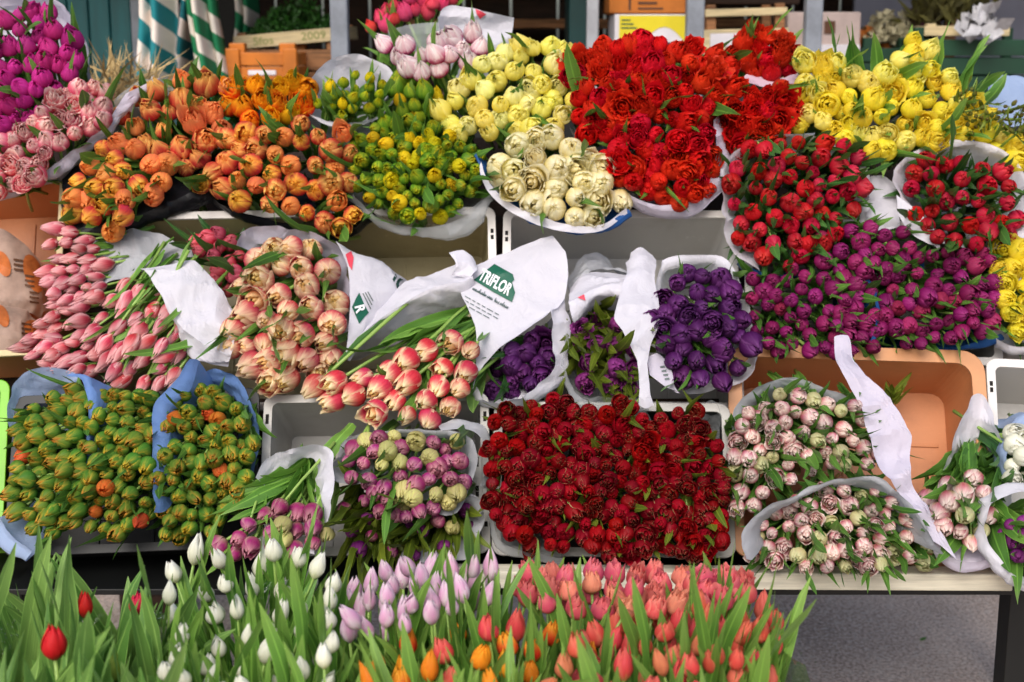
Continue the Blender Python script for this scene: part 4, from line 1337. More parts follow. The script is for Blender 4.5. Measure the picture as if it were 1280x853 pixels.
# ================================================================== BUNCHES — bottom row
GO = dict(kind=['greenbud', 'egg', 'greenbud'], mats='greenorange', sp=25, row=rowB, leaf='leaf', nleaf=2.2, l0=.10, lscale=.8, prot=.07, size=1.1, dens=.8)
t = bunch('green and orange budded tulips in pale blue paper, leftmost of the three',
          [(14, 520), (60, 490), (102, 488), (106, 560), (104, 650), (62, 668), (18, 652), (8, 612), (22, 560)], axis=(-.45, -.9, .0), **GO)
sheet(t, [wr([(8, 540), (14, 482), (46, 458), (92, 466), (106, 500), (110, 560)], -.03), wr([(20, 545), (28, 498), (54, 478), (88, 482), (98, 505), (102, 560)], .0)], 'paper_paleblue', tie=(.35, .7), seed=38)
sheet(t, [wr([(-2, 640), (12, 668), (40, 690)], -.10), wr([(-8, 650), (4, 682), (34, 700)], -.08)], 'paper_paleblue', tie=(.4,), seed=39, n=20)
t = bunch('green and orange budded tulips between two blue papers, middle of the three',
          [(112, 500), (150, 490), (188, 490), (192, 560), (192, 640), (152, 672), (108, 662)], axis=(-.25, -1, .0), **GO)
sheet(t, [wr([(84, 466), (106, 476), (110, 520), (108, 578)], -.10), wr([(96, 464), (118, 474), (120, 520), (114, 578)], -.09)], 'paper_blue', tie=(.4, .7), seed=40, n=24)
t = bunch('green and orange budded tulips under a blue paper arch, rightmost of the three',
          [(204, 512), (235, 486), (272, 490), (306, 520), (318, 560), (306, 620), (262, 668), (204, 672), (194, 600)], axis=(-.05, -1, .05), **GO)
sheet(t, [wr([(194, 640), (190, 560), (192, 505), (214, 480), (236, 448)], -.12), wr([(204, 640), (206, 560), (214, 510), (236, 484), (246, 450)], -.10)], 'paper_blue', tie=(.4, .7), seed=41)
sheet(t, [wr([(236, 462), (278, 462), (308, 488), (326, 540), (318, 604)], -.05), wr([(240, 480), (272, 480), (298, 500), (314, 542), (308, 600)], -.01)], 'paper_blue', tie=(.4, .7), seed=42)
t = bunch('magenta and lime buds on long green stalks in white paper, left of the cone',
          [(255, 682), (300, 662), (345, 632), (372, 626), (402, 640), (410, 672), (370, 692), (330, 692), (282, 692)], ['egg', 'roundbud'], 'magentalime', 29, rowB, T=(420, 560, .0), prot=.11,
          nleaf=1.0, leaf='leaf_fresh', bulge=.02, l0=.15, lscale=.9)
rr = random.Random(11)
for k in range(14):
    f = k / 13
    p0 = at(396 + rr.uniform(-12, 8), 574 + rr.uniform(-4, 18), rowB(575) - .04 - .03 * rr.random())
    tx, ty = 262 + 130 * f + rr.uniform(-15, 15), 645 - 10 * f + rr.uniform(-20, 20)
    d = at(tx, ty, rowB(ty) - .13) - p0
    lf = bpy.data.objects.new('leaf', leaf_mesh(rr.choice((0, 1, 2, 3)), 'leaf_fresh'))
    lf.rotation_mode = 'QUATERNION'
    lf.rotation_quaternion = quat(d, rr)
    lf.location = p0 - t[1]
    s = d.length / .19
    lf.scale = (s, 1.2, s)
    link(lf, t[0])
sheet(t, [wr([(318, 596), (334, 574), (362, 558), (396, 552), (418, 572), (414, 640), (398, 696)], -.12), wr([(330, 606), (346, 588), (368, 576), (392, 574), (398, 596), (392, 640), (384, 690)], -.09)],
      'paper', tie=(.4, .7), seed=43, crumple=.009)
t = bunch('magenta and lime rounded buds in a grey white paper cone',
          [(424, 580), (450, 552), (520, 542), (572, 548), (584, 590), (572, 626), (540, 638), (500, 654), (475, 640), (446, 608)], ['roundbud', 'egg'], 'magentalime', 26, rowB, axis=(-.1, -1, .0),
          nleaf=.5, prot=.11, size=1.1)
sheet(t, [wr([(414, 586), (440, 546), (500, 536), (560, 536), (590, 548), (598, 580), (586, 620), (560, 646), (520, 636), (470, 612), (424, 604)], -.10),
          wr([(424, 584), (446, 556), (500, 546), (556, 546), (576, 556), (584, 582), (574, 612), (552, 636), (522, 626), (474, 602), (432, 594)], -.08)], 'paper_grey', closed=True, tie=(.35, .7), seed=44, n=60)
sheet(t, [wr([(548, 532), (580, 528), (606, 540), (616, 580), (604, 610)], -.07), wr([(552, 540), (582, 540), (600, 552), (606, 582), (596, 606)], -.09)], 'paper_grey', name='outer_fold', seed=45)
t = bunch('dim purple buds under many thin leaves, beneath the magenta and lime cone',
          [(425, 628), (470, 620), (530, 660), (585, 632), (592, 660), (562, 695), (490, 697), (430, 682)], ['roundbud', 'egg'], ['plum', 'magentalime', 'plum'], 31, rowB, axis=(-.05, -1, -.1), leaf='leaf_olive', nleaf=7.0, l0=.11,
          lscale=1.1, prot=.04, lvars=(0, 2, 3, 5), size=.82, ltilt=(-.2, .4), dens=.92, lw=.65)
sheet(t, [wr([(580, 612), (600, 622), (604, 650), (590, 692), (560, 706), (500, 704)], -.06), wr([(572, 622), (590, 632), (593, 654), (580, 684), (556, 696), (500, 696)], -.05)], 'paper_grey', tie=(.4, .7), seed=46)
DR = dict(kind=['roundbud', 'double', 'roundbud', 'cup'], mats='darkred', sp=25, hs=.79, row=rowB, leaf='leaf_olive', nleaf=1.0, l0=.10, lscale=.8, prot=.09, size=1.12, bulge=.03)
t = bunch('dark red tulips with cream tips, left third of the dark red block',
          [(620, 512), (665, 500), (722, 502), (726, 560), (722, 640), (702, 690), (652, 682), (614, 642), (612, 562)], axis=(-.05, -1, .05), **DR)
sheet(t, [wr([(620, 640), (626, 674), (660, 690), (704, 694)], -.09), wr([(614, 640), (620, 682), (660, 698), (704, 700)], -.06)], 'film', tie=(.4, .7), seed=47, n=30)
t = bunch('dark red tulips with cream tips, middle third of the dark red block',
          [(728, 517), (782, 502), (814, 530), (820, 600), (820, 688), (762, 696), (726, 680)], axis=(0, -1, .05), **DR)
sheet(t, [wr([(722, 540), (726, 506), (752, 494), (800, 500), (816, 530)], -.06), wr([(728, 540), (732, 512), (754, 502), (796, 508), (810, 532)], -.03)], 'film', tie=(.4,), seed=48, n=30)
t = bunch('dark red tulips with cream tips, right third of the dark red block',
          [(822, 520), (872, 510), (902, 560), (912, 600), (910, 680), (872, 696), (824, 690)], axis=(.05, -1, .05), **DR)
sheet(t, [wr([(868, 516), (888, 500), (906, 520), (912, 560)], .0), wr([(872, 530), (886, 518), (900, 530), (906, 560)], .03)], 'film', tie=(.4,), seed=49, n=24)
PG = dict(kind=['double', 'roundbud', 'roundbud', 'egg'], mats='pinkgreen', sp=28, hs=.77, row=rowB, leaf='leaf', nleaf=3.8, l0=.10, lscale=.84, prot=.10, size=1.0, dens=.86)
t = bunch('pale pink and green double tulips beneath a tall white paper, upper of the two',
          [(918, 560), (928, 512), (962, 492), (1010, 490), (1072, 506), (1112, 560), (1116, 582), (1060, 584), (1000, 594), (950, 632), (922, 652), (912, 602)], axis=(-.05, -1, .05), **PG)
sheet(t, [wr([(916, 560), (924, 506), (946, 482), (990, 470), (1040, 486), (1084, 506)], -.08), wr([(922, 560), (932, 512), (952, 490), (990, 480), (1036, 496), (1076, 514)], -.06)],
      'paper_grey', tie=(.35, .7), seed=50)
sheet(t, [wr([(1042, 428), (1050, 426), (1057, 429)], -.09), wr([(1046, 462), (1060, 458), (1072, 462)], -.12), wr([(1068, 496), (1090, 494), (1108, 500)], -.13), wr([(1084, 540), (1112, 536), (1136, 550)], -.13),
          wr([(1100, 584), (1122, 582), (1136, 592)], -.14), wr([(1132, 622), (1146, 624), (1158, 634)], -.14), wr([(1160, 676), (1174, 684), (1192, 700)], -.13)], 'paper_lav', name='tall_paper', seed=51, n=40, crumple=.014)
t = bunch('pale pink and green double tulips directly on the rail, lower of the two',
          [(934, 672), (970, 638), (1022, 612), (1088, 610), (1136, 630), (1168, 672), (1172, 704), (1100, 710), (1000, 710), (940, 700)], axis=(0, -1, .0), **PG)
sheet(t, [wr([(930, 700), (926, 668), (944, 648), (990, 620), (1040, 599), (1098, 599), (1146, 632), (1182, 692)], -.175), wr([(938, 700), (936, 672), (948, 652), (992, 626), (1041, 605), (1097, 605), (1142, 636), (1176, 692)], -.16)],
      'paper_grey', tie=(.35, .7), seed=52)
t = bunch('few pale pink buds with dark leaves before a white paper peak in the crate',
          [(1150, 626), (1190, 602), (1216, 592), (1236, 622), (1236, 662), (1216, 682), (1178, 664)], ['roundbud', 'egg'], 'pinkgreen', 33, rowB, T=(1240, 560, .02), prot=.11, nleaf=5.0, leaf='leaf',
          l0=.15, lscale=1.0, size=.95, lw=1.2)
sheet(t, [wr([(1168, 590), (1184, 560), (1204, 510), (1216, 494), (1232, 500), (1250, 545), (1254, 596)], -.05), wr([(1176, 596), (1192, 580), (1208, 552), (1220, 545), (1230, 550), (1240, 575), (1244, 600)], -.01)],
      'paper', tie=(.5,), seed=53)
sheet(t, [wr([(1170, 668), (1190, 694), (1220, 700), (1250, 690)], -.12), wr([(1172, 690), (1192, 712), (1222, 712), (1254, 704)], -.10)], 'paper_lav', tie=(.4,), seed=54, n=24)
t = bunch('white double tulips cut off by the right edge, in pale blue paper',
          [(1262, 542), (1300, 535), (1300, 602), (1266, 602)], ['double', 'roundbud'], 'white', 27, rowB, prot=.08, nleaf=1.0, leaf='leaf_dark')
sheet(t, [wr([(1262, 600), (1258, 560), (1270, 530), (1305, 520)], -.10), wr([(1254, 600), (1250, 556), (1264, 520), (1305, 508)], -.08)], 'paper_paleblue', tie=(.5,), seed=55, n=24)
t = bunch('purple buds and yellow green leaves in thick white paper at the lower right edge',
          [(1252, 655), (1300, 640), (1300, 702), (1268, 702)], ['roundbud', 'egg'], 'plum', 25, lambda y: rowB(y) - .02, prot=.09, nleaf=2.5, leaf='leaf_fresh', l0=.11, lscale=0.97)
sheet(t, [wr([(1310, 616), (1262, 622), (1240, 640), (1238, 676), (1262, 712), (1310, 752)], -.13), wr([(1310, 604), (1254, 610), (1228, 634), (1227, 684), (1254, 722), (1310, 764)], -.11)],
      'paper', tie=(.35, .7), seed=56)


# ================================================================== BUNCHES — standing in front
def upright(label, poly, kind, mats, sp, z=.80, lean=(0, -.12), zj=.02, leaf='leaf', nleaf=2.0, l0=.22, lscale=1.55, size=1.1, aspect=.5, base=.38, jit=.16, lvars=(0, 1, 3, 4), drop=0.0, cap=100, ltilt=(-.06, .2), lw=.9, dens=.84):
    rnd = random.Random(hash_(label))
    pts = scatter(poly, sp * dens, rnd, aspect=aspect)[:cap]
    W = [atz(x, y, z + rnd.uniform(-zj, zj)) for x, y in pts]
    C = sum(W, Vector()) / len(W)
    T = Vector((C.x, C.y, base))
    b = empty('tulip_bunch', T, label, 'tulip bunch', G_FRONT)
    for p in W:
        s = sp / FPX * p.y * size / D0 * rnd.uniform(.88, 1.12)
        d = Vector(((p.x - C.x) * .28 + lean[0], (p.y - C.y) * .5 + lean[1], 1)).normalized()
        add_tulip(b, T, p - Vector((0, 0, drop)), d, rnd.choice(kind if isinstance(kind, (list, tuple)) else [kind]),
                  rnd.choice(mats if isinstance(mats, (list, tuple)) else [mats]), s, rnd, leaf, nleaf, l0, lscale, .33, jit, lvars, ltilt, lw, .0).scale.z *= 1.14
    BUNCH.append((b, T, None))
    return b, T, W


def sleeve(bt, rx, ry, z0, z1, cx=0, cy=0, flare=1.12, seed=0):
    b, T, _ = bt
    V, F = [], []
    n, m = 48, 12
    for j in range(m + 1):
        f = j / m
        z = z0 + (z1 - z0) * f
        for k in range(n):
            a = 2 * math.pi * k / n
            q = Vector((math.cos(a), math.sin(a), z * 3 + seed))
            w = 1 + .05 * noise.noise(q * 3) + .03 * noise.noise(q * 9)
            g = (.72 + (flare - .72) * f ** .8) * w
            V.append(Vector((T.x + cx + rx * g * math.cos(a), T.y + cy + ry * g * math.sin(a), z + (.025 * noise.noise(q * 2.5) if j == m else 0))))
    for j in range(m):
        for k in range(n):
            F.append((j * n + k, j * n + (k + 1) % n, (j + 1) * n + (k + 1) % n, (j + 1) * n + k))
    return meshobj('plastic_sleeve', V, F, M['cello'], b, T)


bench = empty('flower_bench', (-.22, 1.95, 0), 'low dark wooden bench in front of the stall under the upright bunches', 'bench')
boxobj('bench_top', (-.62, .64, -.32, .36, .355, .38), M['wood_dark'], bench)
for (x, y) in ((-.58, -.28), (.54, -.28), (-.58, .26), (.54, .26)):
    boxobj('leg', (x, x + .06, y, y + .06, 0, .355), M['wood_dark'], bench)

t = upright('leafy tulips with a few red buds in clear plastic, front left corner',
            [(-40, 690), (60, 676), (130, 668), (186, 690), (190, 760), (188, 860), (180, 900), (-40, 900)], ['bud'], 'budgreen', 36, z=.862, leaf='leaf_blue', nleaf=4.6, lscale=1.34, l0=.14, aspect=.55, lw=.9, ltilt=(-.1, .3), lvars=(0, 1, 2, 3, 4, 6, 7),
            size=.8, drop=.17, zj=.04)
rr = random.Random(21)
for (x, y) in ((67, 806), (106, 760), (172, 756)):
    q_ = atz(x, y, .85 if y > 800 else .815)
    add_tulip(t[0], t[1], q_, Vector((.02, -.1, 1)), 'bud', 'redbud', .82 if y > 800 else .6, rr, 'leaf_blue', 0, .2, 1, .33, .03, (1, 3), (0, .1))
sleeve(t, .15, .20, .40, .80, seed=1)
t = upright('white tulips with fresh leaves in clear plastic, front row',
            [(196, 720), (225, 694), (300, 690), (400, 690), (432, 715), (425, 780), (415, 860), (400, 900), (215, 900), (200, 800)], ['bud', 'egg', 'bud'], 'white', 29, leaf='leaf_fresh', nleaf=5.2,
            lscale=1.2, lw=.62, dens=.96, aspect=.62, size=.86, zj=.04, cap=48)
sleeve(t, .145, .20, .40, .775, seed=2)
t = upright('pale pink and white slender tulips standing before the rail',
            [(428, 790), (436, 745), (470, 715), (540, 704), (620, 708), (630, 732), (600, 760), (560, 766), (520, 780), (480, 800)], ['bud', 'lily'], 'palepink', 25, leaf='leaf_fresh', nleaf=4.2,
            lscale=1.22, lw=.5, l0=.23, dens=.92, aspect=.5, size=1.0, zj=.04, z=.80)
t = upright('orange and red flamed tulips in the very front',
            [(462, 840), (490, 812), (560, 792), (640, 778), (700, 780), (735, 800), (740, 850), (700, 900), (470, 900)], ['bud', 'egg'], ['flameorange', 'flameorange', 'coral'], 29, leaf='leaf_fresh', nleaf=5.5, lscale=1.32, lw=.6, dens=1.12, l0=.24, aspect=.62, size=1.0,
            z=.79, zj=.035, cap=46)
t = upright('salmon pink tulips in the back of the front row, before the rail',
            [(630, 735), (660, 715), (720, 714), (800, 716), (880, 718), (925, 722), (935, 745), (880, 760), (800, 765), (740, 762), (690, 758), (645, 752)], ['cup', 'egg', 'double'], 'coralpink', 26, leaf='leaf_fresh',
            nleaf=2.6, lscale=1.18, lw=.5, l0=.24, aspect=.5, size=1.05, z=.80)
t = upright('coral red tulips in clear plastic at the right end of the front row',
            [(715, 800), (760, 775), (840, 768), (920, 752), (962, 760), (972, 800), (968, 860), (960, 900), (740, 900), (735, 850)], ['egg', 'bud'], 'coral', 27, leaf='leaf_fresh', nleaf=4.4, lscale=1.27, lw=.52, l0=.23, dens=.92, aspect=.55,
            size=1.03, z=.795, zj=.04, cap=80)
sleeve(t, .15, .20, .40, .765, seed=3)

# sprig and litter
sp_ = empty('leaf_sprig', at(1112, 506, rowB(506) + .10), 'small olive green sprig of leaves lying in the peach crate', 'leaves')
rr = random.Random(6)
for k in range(9):
    lf = bpy.data.objects.new('leaf', leaf_mesh(rr.choice((0, 1, 4, 7)), 'leaf_olive'))
    lf.rotation_mode = 'QUATERNION'
    lf.rotation_quaternion = quat(Vector((.25 + rr.uniform(-.7, .7), -.35, .9 + rr.uniform(-.5, .3))), rr)
    lf.scale = (.4, .5, rr.uniform(.3, .42))
    lf.location = (rr.uniform(-.01, .01), rr.uniform(-.01, .0), rr.uniform(-.005, .01))
    link(lf, sp_)
for (x, y, mt, lab, ss) in ((1019, 826, 'leaf_dark', 'dark dry leaf scrap on the asphalt under the table', .06), (1002, 816, 'stem', 'pale stem scrap on the asphalt near the coral tulips', .05), (1150, 800, 'leaf', 'small green leaf scrap on the asphalt beside the table leg', .09)):
    lf = bpy.data.objects.new('fallen_leaf', leaf_mesh(2 if ss > .06 else 5, mt))
    lf.location = atz(x, y, .006)
    lf.rotation_euler = (R(84), R(10), R(40 + x))
    lf.scale = (ss * 2, ss * 2.4, ss * 2)
    link(lf)
    tag(lf, lab, 'leaf', kind='thing')

# ================================================================== BACKGROUND STALL
def bgbox(name, px0, py0, px1, py1, Y, depth, mat, label=None, cat=None, parent=None, group=None, roll=0.0, origin=None, bev=.006):
    a, c = at(px0, py0, Y), at(px1, py1, Y)
    cx, cz = (a.x + c.x) / 2, (a.z + c.z) / 2
    w, h = abs(c.x - a.x), abs(a.z - c.z)
    bm = bmesh.new()
    o0 = Vector((cx, Y, cz - h / 2)) if origin is None else origin
    mt = Matrix.Translation(Vector((cx, Y + depth / 2, cz)) - o0) @ Matrix.Rotation(roll, 4, 'Y')
    addbox(bm, -w / 2, w / 2, -depth / 2, depth / 2, -h / 2, h / 2, bev=bev, mtx=mt)
    o = bmobj(name, bm, M[mat], parent)
    if parent is None:
        o.location = o0
    if label:
        tag(o, label, cat, group)
    return o


def postat(px0, px1, Y, mat, label):
    xa, xb = at(px0, 40, Y).x, at(px1, 40, Y).x
    w = xb - xa
    o = empty('stall_post', ((xa + xb) / 2, Y, 0), label, 'post', 'metal posts of the stall behind')
    boxobj('pole', (-w / 2, w / 2, -w / 2, w / 2, .012, 2.35), M[mat], o, bev=.006)
    boxobj('foot_plate', (-w, w, -w, w, 0, .012), M[mat], o, bev=.003)
    return o


postat(414, 436, 4.3, 'steel', 'grey metal post left of the coral pink tulips')
postat(733, 748, 4.5, 'steel_pale', 'pale thin metal post beside the dark teal cupboard')
postat(857, 879, 4.3, 'steel', 'grey metal post right of the yellow cardboard box')
postat(1005, 1026, 4.3, 'steel', 'grey metal post between the scarlet and golden tulips')

# long produce counter
ctr = empty('produce_counter', (0, 5.0, 0), 'dark wooden counter of the stall behind, carrying crates and boxes', 'counter')
ztop = at(640, 116, 4.7).z
boxobj('counter_top', (-1.6, 2.4, -.35, .65, ztop - .03, ztop), M['wood_dark'], ctr)
boxobj('counter_front', (-1.55, 2.35, -.30, -.27, .0, ztop - .03), M['black'], ctr)
for x in (-1.5, 2.25):
    boxobj('leg', (x, x + .06, .55, .61, 0, ztop - .03), M['wood_dark'], ctr)
# back wall of that stall
bw = empty('back_wall', (0, 6.2, 0), 'dark brown boarded back wall of the stall behind', 'wall')
bm = bmesh.new()
for k in range(46):
    addbox(bm, -4.6 + k * .2, -4.41 + k * .2, 0, .03, 0, 2.6, bev=.004)
bmobj('boards', bm, M['wood_dark'], bw)
# back shelf with boards seen between the posts
sh = empty('storage_rack', (.22, 5.7, 0), 'dark rack with brown shelf boards behind the pale yellow tulips', 'rack')
for x in (-.68, .95):
    boxobj('upright', (x, x + .05, -.02, .3, 0, 2.2), M['wood_dark'], sh)
for z in (1.30, 1.47, 1.64, 1.85):
    boxobj('shelf', (-.629, .949, -.02, .3, z, z + .035), M['wood_warm'], sh)
for (x0, x1, z, m) in ((-.5, -.2, 1.505, 'wood_warm'), (.0, .25, 1.505, 'wood_dark'), (-.55, -.1, 1.335, 'wood_dark')):
    boxobj('drawer', (x0, x1, -.01, .25, z + .001, z + .11), M[m], sh)
# hanging foliage bowl in the rack
# unseen roof added above the goods to keep the background dark
rf = empty('added_shade_roof', (.4, 5.3, 2.35), 'unseen dark green canvas roof added to shade the stall behind', 'roof')
bm = bmesh.new()
addbox(bm, -3.2, 3.2, -1.1, 1.2, 0, .03, mtx=Matrix.Rotation(R(6), 4, 'X'))
bmobj('canvas', bm, M['teal_dark'], rf)

# teal cupboard and door
door = empty('teal_door', (at(120, 60, 5.0).x, 5.0, 0), 'teal painted boarded door behind the magenta tulips', 'door')
x0 = at(60, 60, 5.0).x - door.location.x
x1 = at(166, 60, 5.0).x - door.location.x
bm = bmesh.new()
nb = 4
for k in range(nb):
    addbox(bm, x0 + (x1 - x0) * k / nb + .002, x0 + (x1 - x0) * (k + 1) / nb - .002, 0, .03, 0, 2.1, bev=.004)
bmobj('panel', bm, M['teal'], door)
boxobj('stile', (x1 + .001, x1 + .04, -.01, .03, 0, 2.1), M['steel'], door)
boxobj('handle', (x0 + .28, x0 + .30, -.035, -.001, 1.0, 1.14), M['steel'], door)
o = bgbox('teal_cupboard', 712, -60, 735, 140, 4.75, .4, 'teal_dark', 'narrow dark teal cupboard beside the pale thin post', 'cupboard')
o = bgbox('dark_cabinet', 166, -60, 300, 150, 5.5, .3, 'black', 'black cabinet standing behind the striped cloths', 'cabinet')


# striped cloths
def cloth(px0, px1, Y, ztop_, zbot, mat, label, seed, taper=.6):
    xa, xb = at(px0, 40, Y).x, at(px1, 40, Y).x
    cx = (xa + xb) / 2
    w = xb - xa
    V, F, P = [], [], []
    nu, nv = 26, 24
    for j in range(nv + 1):
        f = j / nv
        z = ztop_ + (zbot - ztop_) * f
        for i in range(nu + 1):
            u = -1 + 2 * i / nu
            fold = math.cos(u * 7.0 + seed + .8 * math.sin(f * 3 + seed)) * .035 + .02 * noise.noise(Vector((u * 2, f * 3, seed)))
            ww = w / 2 * (taper + (1 - taper) * math.sin(math.pi * (.12 + .76 * f)) + .08 * noise.noise(Vector((f * 4, seed, 0))))
            V.append((u * ww + .03 * math.sin(f * 4 + seed), fold - .12 * (1 - u * u), z))
            P.append((u * 1.25 * w * 4, z * 4, 0))
    for j in range(nv):
        for i in range(nu):
            q = j * (nu + 1) + i
            F.append((q, q + 1, q + nu + 2, q + nu + 1))
    o = meshobj('striped_cloth', [(v[0], v[1], v[2]) for v in V], F, M[mat], None, None, pt=P)
    md = o.modifiers.new('thickness', 'SOLIDIFY')
    md.thickness = .004
    o.location = (cx, Y, 0)
    return tag(o, label, 'cloth', 'striped cloths hanging behind the stall')


cloth(166, 214, 4.6, 1.95, 1.18, 'stripe_teal', 'teal and white striped cloth hanging beside the teal door', .4)
cloth(218, 252, 4.75, 1.75, 1.15, 'stripe_teal2', 'narrow teal striped cloth hanging between two wider ones', 2.1, taper=.45)
cloth(248, 286, 4.65, 1.95, 1.15, 'stripe_green', 'green and white striped cloth hanging left of the wooden crates', 4.0)
o = cloth(288, 312, 5.1, 1.95, 1.55, 'stripe_green', 'short green striped cloth end hanging in the shade above the herbs', 5.2)
boxobj_ = boxobj('hanging_rod', (at(150, 40, 4.7).x, at(320, 40, 4.7).x, 4.69, 4.71, 1.95, 1.97), M['steel'])
tag(boxobj_, 'thin steel rod the striped cloths hang from', 'rod')


# wooden slat crates
def slat_crate(label, px0, py0, px1, py1, Y, depth, mat, nsl=2, roll=0.0, postw=.03, gap=.15, cat='crate', name='wooden_crate', postmat=None):
    a, c = at(px0, py0, Y), at(px1, py1, Y)
    w, h = c.x - a.x, a.z - c.z
    o = empty(name, ((a.x + c.x) / 2, Y + depth / 2, c.z), label, cat, 'crates and boxes on the counter behind')
    o.rotation_euler = (0, -roll, 0)
    th = .010
    sh_ = h / nsl
    for (y0_, y1_, nm) in ((-depth / 2, -depth / 2 + th, 'front_slats'), (depth / 2 - th, depth / 2, 'back_slats')):
        bm = bmesh.new()
        for k in range(nsl):
            addbox(bm, -w / 2, w / 2, y0_, y1_, k * sh_, (k + 1) * sh_ - sh_ * gap, bev=.002)
        bmobj(nm, bm, M[mat], o)
    for sx in (-1, 1):
        bm = bmesh.new()
        for k in range(nsl):
            xx = sx * (w / 2 - th / 2)
            addbox(bm, xx - th / 2, xx + th / 2, -depth / 2 + th + .001, depth / 2 - th - .001, k * sh_, (k + 1) * sh_ - sh_ * gap, bev=.002)
        bmobj('end_slats', bm, M[mat], o)
        for sy in (-1, 1):
            x_, y_ = sx * (w / 2 - th - postw / 2 - .001), sy * (depth / 2 - th - postw / 2 - .001)
            boxobj('corner_post', (x_ - postw / 2, x_ + postw / 2, y_ - postw / 2, y_ + postw / 2, 0, h * 1.18), M[postmat or mat], o)
    boxobj('bottom_board', (-w / 2 + .012, w / 2 - .012, -depth / 2 + .012, depth / 2 - .012, .002, .010), M[mat], o)
    return o, w, h


oc, w, h = slat_crate('orange plastic crate with a hand hole, below the herb crate', 281, 64, 374, 118, 4.62, .3, 'crate_orange', nsl=3, gap=.1, name='orange_crate', postw=.05)
boxobj('hand_hole', (-.045, .045, -.153, -.149, h * .44, h * .56), M['card_white'], oc)
for sx in (-1, 1):
    boxobj('corner_pillar', (sx * (w / 2 - .025) - .022, sx * (w / 2 - .025) + .022, -.162, -.1505, 0, h * 1.06), M['crate_orange'], oc)
wc, w, h = slat_crate('warm brown wooden crate under the herb crate, partly behind the orange crate', 300, 58, 424, 88, 4.80, .3, 'wood_warm', nsl=1)
wc2, w, h = slat_crate('stained wooden crate lower behind the white paper cone', 360, 86, 440, 116, 4.80, .3, 'wood_warm', nsl=1)
hc, w, h = slat_crate('pale wooden crate of green herbs with faded green stencil letters', 292, 39, 436, 56, 4.80, .3, 'wood_pale', nsl=1, roll=R(5.0), gap=.02, postmat='wood_warm')
flat_text('Sfos', (-w * .24, -.152, h * .45), h * .8, M['print_soft'], hc, sx=1.2)
flat_text('2009', (w * .2, -.152, h * .5), h * .8, M['print_soft'], hc, sx=1.2)


def tuft(name, cx, cy, cz, rx, ry, rz, n, mat, label, cat, seed, size=.02, parent=None, grp=None, up=.5, wid=.28):
    rnd = random.Random(seed)
    V, F = [], []
    for _ in range(n):
        a, r_ = rnd.uniform(0, 6.283), rnd.random() ** .5
        p = Vector((cx + rx * r_ * math.cos(a), cy + ry * r_ * math.sin(a), cz + rz * (rnd.random() * (1.1 - r_ * r_))))
        d = Vector((rnd.gauss(0, 1), rnd.gauss(0, 1), rnd.gauss(0, 1) + up)).normalized()
        s_ = d.orthogonal().normalized()
        s_.rotate(Quaternion(d, rnd.uniform(0, 6.28)))
        l_ = size * rnd.uniform(.6, 1.5)
        q = len(V)
        V += [p, p + d * l_ * .5 + s_ * l_ * wid, p + d * l_, p + d * l_ * .5 - s_ * l_ * wid]
        F.append((q, q + 1, q + 2, q + 3))
    o = meshobj(name, V, F, M[mat], parent, Vector((cx, cy, cz)))
    if parent is None:
        o.location = (cx, cy, cz)
        tag(o, label, cat, grp)
    return o


hp = hc.location
hb = tuft('herb_bundle', hp.x, hp.y, hp.z + .012, .17, .13, .12, 3500, 'herb', 'dense green herbs heaped in the stencilled wooden crate', 'herbs', 4, size=.016)
# cardboard boxes
bb = bgbox('cardboard_box', 762, -45, 857, 17, 4.62, .3, 'card', 'orange brown cardboard box with dark print on top of the yellow box', 'box', group='crates and boxes on the counter behind')
bl = bb.location
for (x0, x1, z0, z1) in ((-.05, .06, .055, .060), (-.06, -.052, .01, .05), (-.03, .03, .028, .036), (-.03, .05, .012, .018)):
    boxobj('print', (x0, x1, -.0025, -.0005, z0, z1), M['print_brown'], bb, bev=0)
yb = empty('yellow_box', at(812, 116, 4.60), 'yellow and white cardboard box with an oval picture of dark fruit', 'box', 'crates and boxes on the counter behind')
ya, yc = at(768, 18, 4.60), at(857, 116, 4.60)
w, h = yc.x - ya.x, ya.z - yc.z
boxobj('carton', (-w / 2, w / 2, 0, .3, 0, h), M['card_white'], yb)
V = [(-w / 2 + .015, -.002, h - .004), (w / 2 - .002, -.002, h - .004), (w / 2 - .002, -.002, h * .62)]
for k in range(13):
    a = k / 12
    V.append((w / 2 - .002 - (w - .017) * a, -.002, h * (.62 + .22 * math.sin(min(1, a * 1.5) * math.pi) * (1 if a < .66 else 0)) if a < .6 else h * (.62 + .22 * math.sin(.9 * math.pi) - (a - .6) * .9)))
meshobj('yellow_panel', V, [tuple(range(len(V)))], M['card_yellow'], yb, smooth=False)
V = [(.03 + .040 * math.cos(k * .524), -.0035, h * .60 + .016 * math.sin(k * .524)) for k in range(12)]
meshobj('oval_picture', V, [tuple(range(12))], M['veg_purple'], yb, smooth=False)
for k in range(3):
    boxobj('print', (-w / 2 + .022, -w / 2 + .05 + .01 * k, -.004, -.0025, h - .02 - k * .012, h - .016 - k * .012), M['print_green'], yb, bev=0)
